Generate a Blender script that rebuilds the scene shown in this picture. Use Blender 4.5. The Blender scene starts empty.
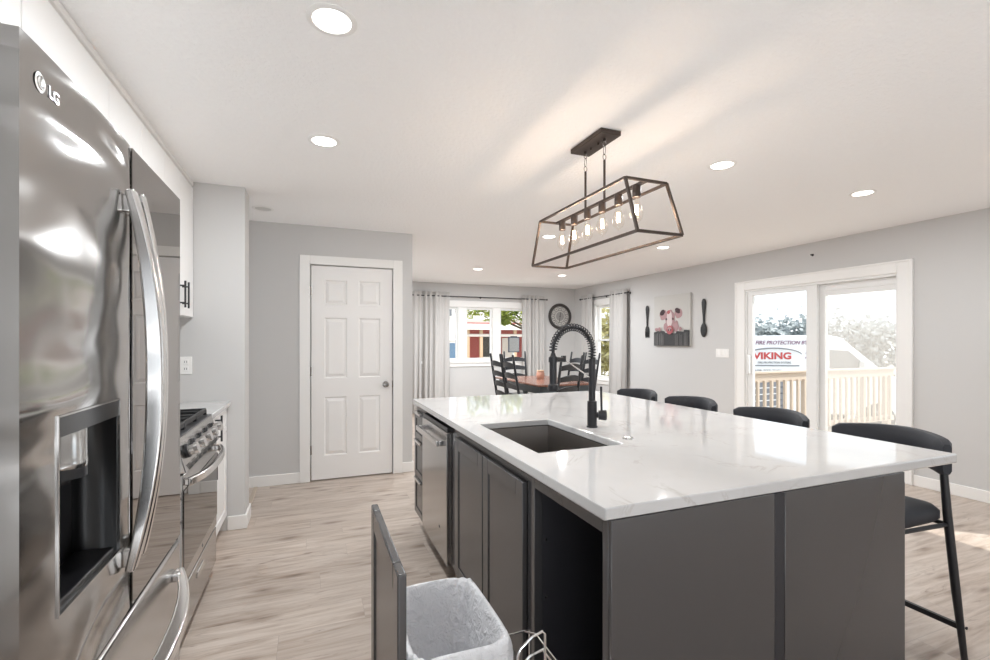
import bpy, bmesh, math, random
from mathutils import Vector, Matrix
random.seed(7)
S = bpy.context.scene
C = S.collection
PI = math.pi

# ------------------------------------------------------------------ camera, world, sun, exposure
cam_d = bpy.data.cameras.new('camera')
cam = bpy.data.objects.new('camera', cam_d); C.objects.link(cam)
cam_d.sensor_width = 36.0
cam_d.lens = 467.0 / 990.0 * 36.0
cam_d.shift_y = 11.0 / 990.0
cam_d.clip_start = 0.02; cam_d.clip_end = 300
YAW = math.atan2(184, 467)
cam.location = (0, 0, 1.34)
cam.rotation_euler = (PI / 2, 0, -YAW)
S.camera = cam

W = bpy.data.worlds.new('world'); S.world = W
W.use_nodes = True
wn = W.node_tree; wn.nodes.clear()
wo = wn.nodes.new('ShaderNodeOutputWorld'); wb = wn.nodes.new('ShaderNodeBackground')
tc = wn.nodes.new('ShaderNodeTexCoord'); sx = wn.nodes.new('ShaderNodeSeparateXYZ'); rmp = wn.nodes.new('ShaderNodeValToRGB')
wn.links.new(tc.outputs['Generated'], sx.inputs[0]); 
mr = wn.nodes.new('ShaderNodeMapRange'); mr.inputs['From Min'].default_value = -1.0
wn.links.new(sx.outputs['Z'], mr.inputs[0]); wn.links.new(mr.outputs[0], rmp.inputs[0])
re = rmp.color_ramp.elements; re.new(0.5); re.new(0.5)     # added glow below the horizon to lift the ceiling, hazy bright sky above
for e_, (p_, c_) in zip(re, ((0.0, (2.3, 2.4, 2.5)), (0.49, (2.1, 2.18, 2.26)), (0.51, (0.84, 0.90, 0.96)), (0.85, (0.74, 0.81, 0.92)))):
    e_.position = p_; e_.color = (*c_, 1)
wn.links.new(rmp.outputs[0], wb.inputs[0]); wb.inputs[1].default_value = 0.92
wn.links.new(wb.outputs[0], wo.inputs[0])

sun_d = bpy.data.lights.new('sun', 'SUN'); sun_d.energy = 2.3; sun_d.angle = 0.01; sun_d.color = (1.0, 0.95, 0.88)
sun = bpy.data.objects.new('sun', sun_d); C.objects.link(sun)
SUN_DIR = Vector((-0.72, 0.69, -1.25)).normalized()
sun.rotation_euler = SUN_DIR.to_track_quat('-Z', 'Y').to_euler()
sun.location = (9, -4, 8)

S.view_settings.view_transform = 'Standard'; S.view_settings.look = 'None'
S.view_settings.exposure = 1.1; S.view_settings.gamma = 1.0
S.view_settings.use_curve_mapping = False
CAN_W = 11.0       # watts of each recessed lamp
BULB_W = 0.5       # watts of each pendant bulb
S.cycles.max_bounces = 16; S.cycles.diffuse_bounces = 12; S.cycles.transparent_max_bounces = 24
S.cycles.caustics_reflective = False; S.cycles.caustics_refractive = False
S.cycles.sample_clamp_indirect = 6.0

# ------------------------------------------------------------------ materials
M = {}
def mat(name, col, rough=0.5, metal=0.0, spec=0.5, emit=None, estr=0.0, coat=0.0):
    m = bpy.data.materials.new(name); m.use_nodes = True
    b = m.node_tree.nodes['Principled BSDF']
    b.inputs['Base Color'].default_value = (*col, 1)
    b.inputs['Roughness'].default_value = rough
    b.inputs['Metallic'].default_value = metal
    b.inputs['Specular IOR Level'].default_value = spec
    b.inputs['Coat Weight'].default_value = coat
    if emit:
        b.inputs['Emission Color'].default_value = (*emit, 1); b.inputs['Emission Strength'].default_value = estr
    M[name] = m
    return m
def N(m, t): return m.node_tree.nodes.new(t)
def L(m, a, b): m.node_tree.links.new(a, b)
def P(m): return m.node_tree.nodes['Principled BSDF']
def objco(m, scale=(1, 1, 1), rot=(0, 0, 0)):
    t = N(m, 'ShaderNodeTexCoord'); mp = N(m, 'ShaderNodeMapping')
    mp.inputs['Scale'].default_value = scale; mp.inputs['Rotation'].default_value = rot
    L(m, t.outputs['Object'], mp.inputs[0]); return mp.outputs[0]
def noise(m, co, scale, detail=3, rough=0.5, dist=0.0):
    n = N(m, 'ShaderNodeTexNoise'); n.inputs['Scale'].default_value = scale; n.inputs['Detail'].default_value = detail
    n.inputs['Roughness'].default_value = rough; n.inputs['Distortion'].default_value = dist
    L(m, co, n.inputs['Vector']); return n.outputs['Fac']
def ramp(m, f, stops):
    r = N(m, 'ShaderNodeValToRGB'); e = r.color_ramp.elements
    while len(e) < len(stops): e.new(0.5)
    for i, (p, c) in enumerate(stops):
        e[i].position = p; e[i].color = (*c, 1) if len(c) == 3 else c
    L(m, f, r.inputs[0]); return r.outputs[0]
def bump(m, h, strength, dist=0.01):
    b = N(m, 'ShaderNodeBump'); b.inputs['Strength'].default_value = strength; b.inputs['Distance'].default_value = dist
    L(m, h, b.inputs['Height']); L(m, b.outputs[0], P(m).inputs['Normal'])

def mixc(m, f, a, b, mode='MIX'):
    x = N(m, 'ShaderNodeMix'); x.data_type = 'RGBA'; x.blend_type = mode
    for s, v in ((0, f), (6, a), (7, b)):
        if hasattr(v, 'links'): L(m, v, x.inputs[s])
        elif isinstance(v, tuple): x.inputs[s].default_value = (*v, 1)
        else: x.inputs[s].default_value = v
    return x.outputs[2]

m = mat('wall_paint', (0.595, 0.588, 0.580), 0.75, spec=0.2)
bump(m, noise(m, objco(m), 180, 2), 0.06, 0.003)
m = mat('ceiling_paint', (0.94, 0.935, 0.93), 0.9, spec=0.1)
bump(m, noise(m, objco(m), 48, 4, 0.6), 0.6, 0.01)
mat('trim_white', (0.84, 0.83, 0.81), 0.38)
mat('door_white', (0.83, 0.815, 0.80), 0.42)
mat('cabinet_white', (0.86, 0.85, 0.84), 0.35)
mat('plate_white', (0.88, 0.87, 0.85), 0.3)
mat('vinyl_white', (0.80, 0.80, 0.79), 0.35)
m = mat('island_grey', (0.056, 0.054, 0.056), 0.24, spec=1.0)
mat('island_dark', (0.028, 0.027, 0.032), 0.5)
mat('groove_dark', (0.04, 0.04, 0.04), 0.6)
# plank floor, boards along X
m = mat('floor_planks', (0.6, 0.5, 0.42), 0.3, spec=0.5)
co = objco(m)
sp_ = N(m, 'ShaderNodeSeparateXYZ'); L(m, co, sp_.inputs[0])
dv = N(m, 'ShaderNodeMath'); dv.operation = 'DIVIDE'; L(m, sp_.outputs['Y'], dv.inputs[0]); dv.inputs[1].default_value = 0.18
fl = N(m, 'ShaderNodeMath'); fl.operation = 'FLOOR'; L(m, dv.outputs[0], fl.inputs[0])
wn1 = N(m, 'ShaderNodeTexWhiteNoise'); wn1.noise_dimensions = '1D'; L(m, fl.outputs[0], wn1.inputs['W'])
ad1 = N(m, 'ShaderNodeMath'); ad1.operation = 'MULTIPLY_ADD'; L(m, wn1.outputs['Value'], ad1.inputs[0]); ad1.inputs[1].default_value = 1.22; L(m, sp_.outputs['X'], ad1.inputs[2])
cb = N(m, 'ShaderNodeCombineXYZ'); L(m, ad1.outputs[0], cb.inputs[0]); L(m, sp_.outputs['Y'], cb.inputs[1])
br = N(m, 'ShaderNodeTexBrick'); L(m, cb.outputs[0], br.inputs['Vector'])
br.offset = 0.0; br.inputs['Scale'].default_value = 1.0; br.inputs['Brick Width'].default_value = 1.22
br.inputs['Row Height'].default_value = 0.18; br.inputs['Mortar Size'].default_value = 0.0009; br.inputs['Mortar Smooth'].default_value = 0.2
br.inputs['Color1'].default_value = (0.0, 0, 0, 1); br.inputs['Color2'].default_value = (1, 1, 1, 1); br.inputs['Mortar'].default_value = (0.5, 0.5, 0.5, 1)
shift = N(m, 'ShaderNodeVectorMath'); shift.operation = 'MULTIPLY_ADD'
L(m, br.outputs['Color'], shift.inputs[0]); shift.inputs[1].default_value = (7.3, 5.1, 3.7); L(m, co, shift.inputs[2])
mp = N(m, 'ShaderNodeMapping'); mp.inputs['Scale'].default_value = (0.75, 7.0, 1); L(m, shift.outputs[0], mp.inputs[0])
g1 = noise(m, mp.outputs[0], 2.2, 7, 0.62, 1.2)
mp2 = N(m, 'ShaderNodeMapping'); mp2.inputs['Scale'].default_value = (1.6, 30.0, 1); L(m, shift.outputs[0], mp2.inputs[0])
g2 = noise(m, mp2.outputs[0], 3.0, 5, 0.6, 0.4)
mp3 = N(m, 'ShaderNodeMapping'); mp3.inputs['Scale'].default_value = (2.6, 12.0, 1); L(m, shift.outputs[0], mp3.inputs[0])
g3 = noise(m, mp3.outputs[0], 1.5, 4, 0.6, 1.6)
c1 = ramp(m, g1, [(0.28, (0.34, 0.27, 0.215)), (0.45, (0.475, 0.395, 0.335)), (0.62, (0.57, 0.495, 0.435))])
c2 = ramp(m, g2, [(0.30, (0.84, 0.83, 0.82)), (0.62, (1, 1, 1))])
c3 = ramp(m, g3, [(0.24, (0.30, 0.26, 0.24)), (0.31, (0.75, 0.72, 0.70)), (0.40, (1, 1, 1))])
tone = ramp(m, br.outputs['Color'], [(0.0, (0.93, 0.92, 0.915)), (1.0, (1.06, 1.06, 1.06))])
cc = mixc(m, 0.8, c1, c2, 'MULTIPLY'); cc = mixc(m, 0.85, cc, c3, 'MULTIPLY'); cc = mixc(m, 1.0, cc, tone, 'MULTIPLY')
mp4 = N(m, 'ShaderNodeMapping'); mp4.inputs['Scale'].default_value = (1.5, 5.0, 1); L(m, shift.outputs[0], mp4.inputs[0])
wob = N(m, 'ShaderNodeTexNoise'); wob.inputs['Scale'].default_value = 3.0; wob.inputs['Detail'].default_value = 3; L(m, mp4.outputs[0], wob.inputs['Vector'])
wv2 = N(m, 'ShaderNodeVectorMath'); wv2.operation = 'MULTIPLY_ADD'; L(m, wob.outputs['Color'], wv2.inputs[0]); wv2.inputs[1].default_value = (0.22, 0.22, 0); L(m, mp4.outputs[0], wv2.inputs[2])
vo = N(m, 'ShaderNodeTexVoronoi'); vo.voronoi_dimensions = '2D'; vo.inputs['Scale'].default_value = 1.0; L(m, wv2.outputs[0], vo.inputs['Vector'])
kn_ = ramp(m, vo.outputs['Distance'], [(0.0, (0.34, 0.28, 0.24)), (0.06, (0.62, 0.56, 0.52)), (0.17, (1, 1, 1))])
cc = mixc(m, 0.8, cc, kn_, 'MULTIPLY')
cc = mixc(m, br.outputs['Fac'], cc, (0.34, 0.29, 0.25))
L(m, cc, P(m).inputs['Base Color'])
bump(m, g2, 0.05, 0.003)
# quartz
m = mat('quartz', (0.86, 0.85, 0.835), 0.05, spec=0.6)
co = objco(m)
wv = N(m, 'ShaderNodeTexNoise'); wv.inputs['Scale'].default_value = 1.7; wv.inputs['Detail'].default_value = 6; wv.inputs['Roughness'].default_value = 0.62; wv.inputs['Distortion'].default_value = 1.0
L(m, objco(m, (1.5, 0.8, 1), (0, 0, 0.6)), wv.inputs['Vector'])
ab = N(m, 'ShaderNodeMath'); ab.operation = 'SUBTRACT'; L(m, wv.outputs['Fac'], ab.inputs[0]); ab.inputs[1].default_value = 0.5
ab2 = N(m, 'ShaderNodeMath'); ab2.operation = 'ABSOLUTE'; L(m, ab.outputs[0], ab2.inputs[0])
vein = ramp(m, ab2.outputs[0], [(0.0, (1, 1, 1)), (0.006, (0.5, 0.5, 0.5)), (0.016, (0, 0, 0))])
brk = ramp(m, noise(m, co, 4.5, 3), [(0.46, (0, 0, 0)), (0.62, (1, 1, 1))])
vf = N(m, 'ShaderNodeMath'); vf.operation = 'MULTIPLY'; L(m, vein, vf.inputs[0]); L(m, brk, vf.inputs[1])
vg = N(m, 'ShaderNodeMath'); vg.operation = 'MULTIPLY'; L(m, vf.outputs[0], vg.inputs[0]); vg.inputs[1].default_value = 0.55
basec = ramp(m, noise(m, co, 2.2, 4), [(0.35, (0.575, 0.57, 0.565)), (0.6, (0.62, 0.615, 0.61))])
L(m, mixc(m, vg.outputs[0], basec, (0.42, 0.39, 0.36)), P(m).inputs['Base Color'])
# stainless steels
m = mat('steel_wavy', (0.40, 0.39, 0.38), 0.13, 1.0)
nz = noise(m, objco(m, (1, 0.8, 2.2), (0.7, 0, 0)), 2.2, 0.8, 0.4, 0.8)
bump(m, nz, 0.6, 0.06)
m = mat('steel', (0.50, 0.49, 0.48), 0.2, 1.0)
bump(m, noise(m, objco(m, (1, 1, 1.0)), 3.0, 1), 0.06, 0.02)
mat('steel_bright', (0.70, 0.69, 0.68), 0.18, 1.0)
m = mat('steel_sink', (0.30, 0.28, 0.265), 0.34, 1.0)
mat('steel_side', (0.33, 0.325, 0.32), 0.45, 0.8)
mat('mirror_glass', (0.30, 0.285, 0.275), 0.015, 1.0)
mat('oven_glass', (0.20, 0.19, 0.18), 0.02, 1.0)
mat('chrome', (0.8, 0.8, 0.8), 0.08, 1.0)
mat('nickel', (0.36, 0.34, 0.32), 0.25, 1.0)
mat('black_gloss', (0.009, 0.009, 0.010), 0.28)
mat('panel_grey', (0.05, 0.05, 0.052), 0.3)
mat('black_metal', (0.018, 0.018, 0.021), 0.42)
mat('iron_black', (0.016, 0.016, 0.017), 0.5)
mat('bronze_black', (0.075, 0.055, 0.045), 0.42, 0.5)
m = mat('stool_fabric', (0.022, 0.024, 0.031), 0.62)
bump(m, noise(m, objco(m), 260, 2), 0.12, 0.002)
mat('chair_black', (0.014, 0.015, 0.018), 0.35)
m = mat('table_wood', (0.30, 0.10, 0.06), 0.22)
L(m, ramp(m, noise(m, objco(m, (9, 1.2, 1)), 4, 5), [(0.3, (0.15, 0.065, 0.045)), (0.7, (0.26, 0.13, 0.095))]), P(m).inputs['Base Color'])
mat('table_paint', (0.05, 0.065, 0.075), 0.4)
m = mat('curtain_cloth', (0.53, 0.515, 0.50), 0.85, spec=0.1)
bump(m, noise(m, objco(m, (1, 1, 1)), 300, 2), 0.1, 0.002)
m = mat('liner_plastic', (0.70, 0.70, 0.715), 0.45)
P(m).inputs['Subsurface Weight'].default_value = 0.0
bump(m, noise(m, objco(m), 26, 4, 0.6, 1.0), 0.75, 0.02)
mat('bin_pink', (0.80, 0.62, 0.64), 0.4)
mat('art_sky', (0.55, 0.54, 0.515), 0.8)
mat('art_fence', (0.055, 0.055, 0.057), 0.8); mat('art_fence_light', (0.17, 0.167, 0.165), 0.8)
mat('art_pink', (0.40, 0.25, 0.26), 0.8); mat('art_pale', (0.66, 0.57, 0.56), 0.8)
mat('art_dark', (0.06, 0.035, 0.04), 0.8); mat('art_red', (0.42, 0.12, 0.13), 0.8)
mat('clock_face', (0.30, 0.29, 0.28), 0.6); mat('clock_pale', (0.55, 0.53, 0.50), 0.6); mat('clock_dark', (0.04, 0.035, 0.033), 0.5)
mat('jar_orange', (0.55, 0.30, 0.22), 0.4)
mat('lamp_lens', (0.9, 0.9, 0.9), 0.5, emit=(1, 0.97, 0.93), estr=4.0)
mat('lamp_lens_off', (0.62, 0.61, 0.59), 0.5)
mat('filament', (1, 0.6, 0.3), 0.5, emit=(1.0, 0.62, 0.30), estr=60.0)
mat('logo_silver', (0.85, 0.85, 0.85), 0.25, 0.6)
# outdoors
m = mat('lawn', (0.28, 0.26, 0.17), 0.95)
L(m, ramp(m, noise(m, objco(m), 0.5, 5), [(0.35, (0.42, 0.40, 0.32)), (0.65, (0.62, 0.59, 0.53))]), P(m).inputs['Base Color'])
mat('deck_wood', (0.50, 0.42, 0.34), 0.7)
mat('van_white', (0.70, 0.715, 0.735), 0.35); mat('van_glass', (0.10, 0.10, 0.10), 0.1); mat('tyre', (0.02, 0.02, 0.02), 0.8)
mat('van_blue', (0.55, 0.60, 0.68), 0.4)
mat('sign_red', (0.42, 0.05, 0.05), 0.5); mat('sign_grey', (0.16, 0.17, 0.19), 0.5); mat('sign_purple', (0.22, 0.13, 0.19), 0.5)
mat('house_red', (0.42, 0.12, 0.11), 0.8); mat('house_white', (0.80, 0.78, 0.74), 0.7); mat('house_blue', (0.13, 0.22, 0.34), 0.6)
mat('roof_grey', (0.55, 0.50, 0.46), 0.9); mat('wood_tan', (0.60, 0.42, 0.28), 0.8); mat('bark', (0.10, 0.07, 0.05), 0.9)
mat('board_grey', (0.20, 0.195, 0.19), 0.6); mat('board_blue', (0.012, 0.022, 0.05), 0.5)
def leafmat(name, a, b):
    m = mat(name, a, 0.8, spec=0.1)
    L(m, ramp(m, noise(m, objco(m), 2.4, 3), [(0.35, a), (0.65, b)]), P(m).inputs['Base Color'])
leafmat('leaf_green', (0.10, 0.16, 0.03), (0.42, 0.45, 0.10))
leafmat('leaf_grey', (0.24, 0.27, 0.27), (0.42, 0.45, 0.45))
leafmat('leaf_yellow', (0.42, 0.38, 0.15), (0.72, 0.66, 0.38))
# window glass: thin, mostly clear, mirror-like sheen
def glassmat(name, tint, ior=1.2):
    m = bpy.data.materials.new(name); m.use_nodes = True; t = m.node_tree; t.nodes.clear()
    o = t.nodes.new('ShaderNodeOutputMaterial'); mx = t.nodes.new('ShaderNodeMixShader')
    tr = t.nodes.new('ShaderNodeBsdfTransparent'); gl = t.nodes.new('ShaderNodeBsdfGlossy'); fr = t.nodes.new('ShaderNodeFresnel')
    tr.inputs[0].default_value = (*tint, 1); gl.inputs['Roughness'].default_value = 0.02; 
    ge = t.nodes.new('ShaderNodeNewGeometry'); io = t.nodes.new('ShaderNodeMath'); io.operation = 'MULTIPLY_ADD'     # same sheen on both faces of the pane
    io.inputs[1].default_value = 1/ior - ior; io.inputs[2].default_value = ior
    t.links.new(ge.outputs['Backfacing'], io.inputs[0]); t.links.new(io.outputs[0], fr.inputs[0])
    t.links.new(fr.outputs[0], mx.inputs[0]); t.links.new(tr.outputs[0], mx.inputs[1]); t.links.new(gl.outputs[0], mx.inputs[2]); t.links.new(mx.outputs[0], o.inputs[0])
    M[name] = m
glassmat('pane_glass', (0.97, 0.98, 0.98)); glassmat('bulb_glass', (0.99, 0.98, 0.96), 1.1)
m = bpy.data.materials.new('screen_mesh'); m.use_nodes = True; t = m.node_tree; t.nodes.clear(); M['screen_mesh'] = m
o_ = t.nodes.new('ShaderNodeOutputMaterial'); mx = t.nodes.new('ShaderNodeMixShader'); tr = t.nodes.new('ShaderNodeBsdfTransparent')
df = t.nodes.new('ShaderNodeBsdfDiffuse'); tl = t.nodes.new('ShaderNodeBsdfTranslucent'); ad = t.nodes.new('ShaderNodeMixShader')
df.inputs[0].default_value = (0.75, 0.73, 0.70, 1); tl.inputs[0].default_value = (0.86, 0.81, 0.75, 1); ad.inputs[0].default_value = 0.75
mx.inputs[0].default_value = 0.27
t.links.new(df.outputs[0], ad.inputs[1]); t.links.new(tl.outputs[0], ad.inputs[2]); t.links.new(tr.outputs[0], mx.inputs[1]); t.links.new(ad.outputs[0], mx.inputs[2]); t.links.new(mx.outputs[0], o_.inputs[0])

# ------------------------------------------------------------------ mesh helpers
class MB:
    def __init__(s): s.bm = bmesh.new()
    def faces(s, vs, fs):
        v = [s.bm.verts.new(p) for p in vs]
        for f in fs:
            try: s.bm.faces.new([v[i] for i in f])
            except ValueError: pass
        return s
    def box(s, x0, x1, y0, y1, z0, z1):
        return s.faces([(x0,y0,z0),(x1,y0,z0),(x1,y1,z0),(x0,y1,z0),(x0,y0,z1),(x1,y0,z1),(x1,y1,z1),(x0,y1,z1)],
                       [(0,3,2,1),(4,5,6,7),(0,1,5,4),(1,2,6,5),(2,3,7,6),(3,0,4,7)])
    def hexa(s, bot, top):   # two quads, same winding (counter-clockwise from above)
        return s.faces(list(bot) + list(top), [(0,3,2,1),(4,5,6,7),(0,1,5,4),(1,2,6,5),(2,3,7,6),(3,0,4,7)])
    def prism(s, pts, vec):  # planar outline pushed along vec
        n = len(pts); vec = Vector(vec); a = [Vector(p) for p in pts]
        nrm = sum((a[i].cross(a[(i+1) % n]) for i in range(n)), Vector())
        if nrm.dot(vec) > 0: a.reverse()
        vs = a + [p + vec for p in a]
        fs = [tuple(range(n)), tuple(range(2*n-1, n-1, -1))] + [(i, i+n, (i+1) % n + n, (i+1) % n) for i in range(n)]
        return s.faces(vs, fs)
    def tube(s, pts, r, seg=10, closed=False, caps=True):
        pts = [Vector(p) for p in pts]; n = len(pts)
        rs = r if isinstance(r, (list, tuple)) else [r] * n
        tg = []
        for i in range(n):
            a = pts[(i-1) % n] if (closed or i > 0) else pts[i]; b = pts[(i+1) % n] if (closed or i < n-1) else pts[i]
            tg.append((b - a).normalized())
        up = Vector((0, 0, 1)) if abs(tg[0].z) < 0.9 else Vector((1, 0, 0))
        u = tg[0].cross(up).normalized(); rings = []
        for i in range(n):
            u = (u - tg[i] * u.dot(tg[i])).normalized(); w = tg[i].cross(u)
            rings.append([s.bm.verts.new(pts[i] + (u * math.cos(2*PI*k/seg) + w * math.sin(2*PI*k/seg)) * rs[i]) for k in range(seg)])
        for i in range(n if closed else n-1):
            A, B = rings[i], rings[(i+1) % n]
            for k in range(seg): s.bm.faces.new((A[k], A[(k+1) % seg], B[(k+1) % seg], B[k]))
        if caps and not closed:
            s.bm.faces.new(rings[0][::-1]); s.bm.faces.new(rings[-1])
        return s
    def cyl(s, a, b, r, seg=20, r2=None): return s.tube([a, b], [r, r if r2 is None else r2], seg)
    def bar(s, pts, w, h, side=(0, 0, 1)):   # rectangular section swept along pts; h along side
        pts = [Vector(p) for p in pts]; side = Vector(side); n = len(pts); rings = []
        for i in range(n):
            t_ = (pts[min(i+1, n-1)] - pts[max(i-1, 0)]).normalized()
            a = t_.cross(side).normalized(); b = a.cross(t_).normalized()
            ww = w[i] if isinstance(w, list) else w; hh = h[i] if isinstance(h, list) else h
            rings.append([s.bm.verts.new(pts[i] + a*x*ww/2 + b*y*hh/2) for x, y in ((-1,-1),(1,-1),(1,1),(-1,1))])
        for i in range(n-1):
            for k in range(4): s.bm.faces.new((rings[i][k], rings[i][(k+1) % 4], rings[i+1][(k+1) % 4], rings[i+1][k]))
        s.bm.faces.new(rings[0][::-1]); s.bm.faces.new(rings[-1]); return s
    def lathe(s, prof, c, axis='Z', seg=28):   # prof: (radius, height) list, closed at r=0
        c = Vector(c); rings = []
        ax = {'Z': (Vector((1,0,0)), Vector((0,1,0)), Vector((0,0,1))), 'X': (Vector((0,1,0)), Vector((0,0,1)), Vector((1,0,0))), 'Y': (Vector((0,0,1)), Vector((1,0,0)), Vector((0,1,0)))}[axis]
        for r, h in prof:
            if r < 1e-6: rings.append([s.bm.verts.new(c + ax[2]*h)])
            else: rings.append([s.bm.verts.new(c + ax[2]*h + (ax[0]*math.cos(2*PI*k/seg) + ax[1]*math.sin(2*PI*k/seg))*r) for k in range(seg)])
        for A, B in zip(rings, rings[1:]):
            for k in range(seg):
                k2 = (k+1) % seg
                if len(A) == 1 and len(B) == 1: break
                if len(A) == 1: s.bm.faces.new((A[0], B[k2], B[k]))
                elif len(B) == 1: s.bm.faces.new((A[k], A[k2], B[0]))
                else: s.bm.faces.new((A[k], A[k2], B[k2], B[k]))
        return s
    def grid(s, fn, nu, nv):
        v = [[s.bm.verts.new(fn(i/nu, j/nv)) for j in range(nv+1)] for i in range(nu+1)]
        for i in range(nu):
            for j in range(nv): s.bm.faces.new((v[i][j], v[i+1][j], v[i+1][j+1], v[i][j+1]))
        return s
    def obj(s, name, m, parent=None, bevel=0, seg=2, smooth=35, solid=0, sub=0):
        base = Vector(parent.get('base', (0, 0, 0))) if parent is not None else Vector()
        if base.length: bmesh.ops.translate(s.bm, verts=s.bm.verts, vec=-base)
        bmesh.ops.recalc_face_normals(s.bm, faces=s.bm.faces)
        me = bpy.data.meshes.new(name); s.bm.to_mesh(me); s.bm.free()
        o = bpy.data.objects.new(name, me); C.objects.link(o)
        me.materials.append(M[m] if isinstance(m, str) else m)
        me.shade_smooth(); me.set_sharp_from_angle(angle=math.radians(smooth))
        if parent is not None:
            o.parent = parent; o['base'] = parent.get('base', (0, 0, 0))
        if solid:
            d = o.modifiers.new('solid', 'SOLIDIFY'); d.thickness = solid; d.offset = 0
        if bevel:
            d = o.modifiers.new('bevel', 'BEVEL'); d.width = bevel; d.segments = seg; d.limit_method = 'ANGLE'; d.angle_limit = math.radians(40)
        if sub:
            d = o.modifiers.new('sub', 'SUBSURF'); d.levels = sub; d.render_levels = sub
        return o
def B(*a): return MB().box(*a)
def thing(name, label, cat, base=(0, 0, 0), group=None, rz=0):
    o = bpy.data.objects.new(name, None); C.objects.link(o); o.location = base; o.rotation_euler = (0, 0, rz)
    o['base'] = tuple(base); o.empty_display_size = 0.1
    return tag(o, label, cat, group)
def tag(o, label, cat, group=None):
    o['label'] = label; o['category'] = cat
    if group: o['group'] = group
    return o
def local(o): o['base'] = (0, 0, 0); return o      # its parts come in the thing's own coordinates
def struct(o, label=None):
    o['kind'] = 'structure'
    if label: o['label'] = label
    return o
def sgroup(name, label=None):
    o = bpy.data.objects.new(name, None); C.objects.link(o); o['base'] = (0, 0, 0); return struct(o, label)
def dup(root, loc, rz, label, group=None):
    r = root.copy(); C.objects.link(r); r.location = loc; r.rotation_euler = (0, 0, rz); r['label'] = label
    if group: r['group'] = group
    for ch in list(root.children):
        c = ch.copy(); C.objects.link(c); c.parent = r
        for g in ch.children:
            d = g.copy(); C.objects.link(d); d.parent = c
    return r
def text_obj(name, body, m, parent, loc, rot, size, depth=0.001, shear=0, bold=0, sx=1.0, align='LEFT'):
    cu = bpy.data.curves.new(name, 'FONT'); cu.body = body; cu.size = size; cu.extrude = depth; cu.shear = shear; cu.offset = bold; cu.align_x = align
    cu.resolution_u = 3
    tmp = bpy.data.objects.new('tmp', cu); C.objects.link(tmp)
    dg = bpy.context.evaluated_depsgraph_get(); dg.update()
    me = bpy.data.meshes.new_from_object(tmp.evaluated_get(dg)); bpy.data.objects.remove(tmp); bpy.data.curves.remove(cu)
    base = Vector(parent.get('base', (0, 0, 0)))
    from mathutils import Euler
    mt = Matrix.Translation(Vector(loc) - base) @ Euler(rot).to_matrix().to_4x4() @ Matrix.Diagonal((sx, 1, 1, 1))
    me.transform(mt); me.materials.clear(); me.materials.append(M[m])
    o = bpy.data.objects.new(name, me); C.objects.link(o); o.parent = parent; o['base'] = tuple(base)
    return o

# ------------------------------------------------------------------ the shell
CE = 2.44; XR = 5.21; YB = 8.6; XL = -1.13; YP = 3.77; YD = 4.784
struct(B(-3.2, XR + 0.15, -1.6, YB + 0.15, -0.12, 0.0).obj('floor', 'floor_planks'), 'light oak plank floor')
struct(B(-3.2, XR + 0.15, -2.2, YB + 0.15, CE, CE + 0.12).obj('ceiling', 'ceiling_paint'), 'white textured ceiling')
struct(B(XL - 0.12, XL, -2.2, YP, 0, CE).obj('wall_left', 'wall_paint'))
struct(B(-3.2, -0.44, YP, 4.0, 0, CE).obj('wall_stub', 'wall_paint'), 'grey wall end beside the white wall cabinet')
struct(MB().box(-3.2, -3.08, 4.0, YD, 2.1, CE).obj('wall_hall', 'wall_paint'), 'header over the unseen hallway end left open for light')  # unseen end opened so sky light reaches the pantry wall
DX0, DX1, DH = 0.004, 0.762, 2.06       # pantry door leaf
w = MB(); w.box(-3.2, DX0 - 0.02, YD, YD + 0.12, 0, CE); w.box(DX1 + 0.02, 0.97, YD, YD + 0.12, 0, CE); w.box(DX0 - 0.02, DX1 + 0.02, YD, YD + 0.12, DH + 0.02, CE)
struct(w.obj('wall_pantry', 'wall_paint'), 'grey wall around the white pantry door')
struct(B(0.85, 0.97, YD + 0.12, YB, 0, CE).obj('wall_dining_left', 'wall_paint'))
# far dining wall with window opening
wx0, wx1, wz0, wz1 = 1.98, 4.14, 0.96, 2.01
w = MB(); w.box(0.85, wx0, YB, YB + 0.15, 0, CE); w.box(wx1, XR + 0.15, YB, YB + 0.15, 0, CE); w.box(wx0, wx1, YB, YB + 0.15, 0, wz0); w.box(wx0, wx1, YB, YB + 0.15, wz1, CE)
struct(w.obj('wall_back', 'wall_paint'))
# right wall: openings (y0, y1, z0, z1)
ops = [(-0.75, 0.98, 0.85, 2.31), (2.72, 4.43, 0.0, 2.005), (7.16, 7.86, 0.60, 2.06)]
w = MB(); y = -2.2
for a, b, z0, z1 in ops:
    w.box(XR, XR + 0.15, y, a, 0, CE)
    if z0 > 0: w.box(XR, XR + 0.15, a, b, 0, z0)
    w.box(XR, XR + 0.15, a, b, z1, CE); y = b
w.box(XR, XR + 0.15, y, YB, 0, CE)
struct(w.obj('wall_right', 'wall_paint'))
struct(MB().box(XL - 0.12, XR + 0.15, -2.32, -2.2, 1.95, CE).box(0.75, XR + 0.15, -2.32, -2.2, 0, 1.95).obj('wall_near', 'wall_paint'), 'unseen wall behind the camera with an opening added for light')  # unseen; header and opening sized for how much fill light they admit
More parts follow.
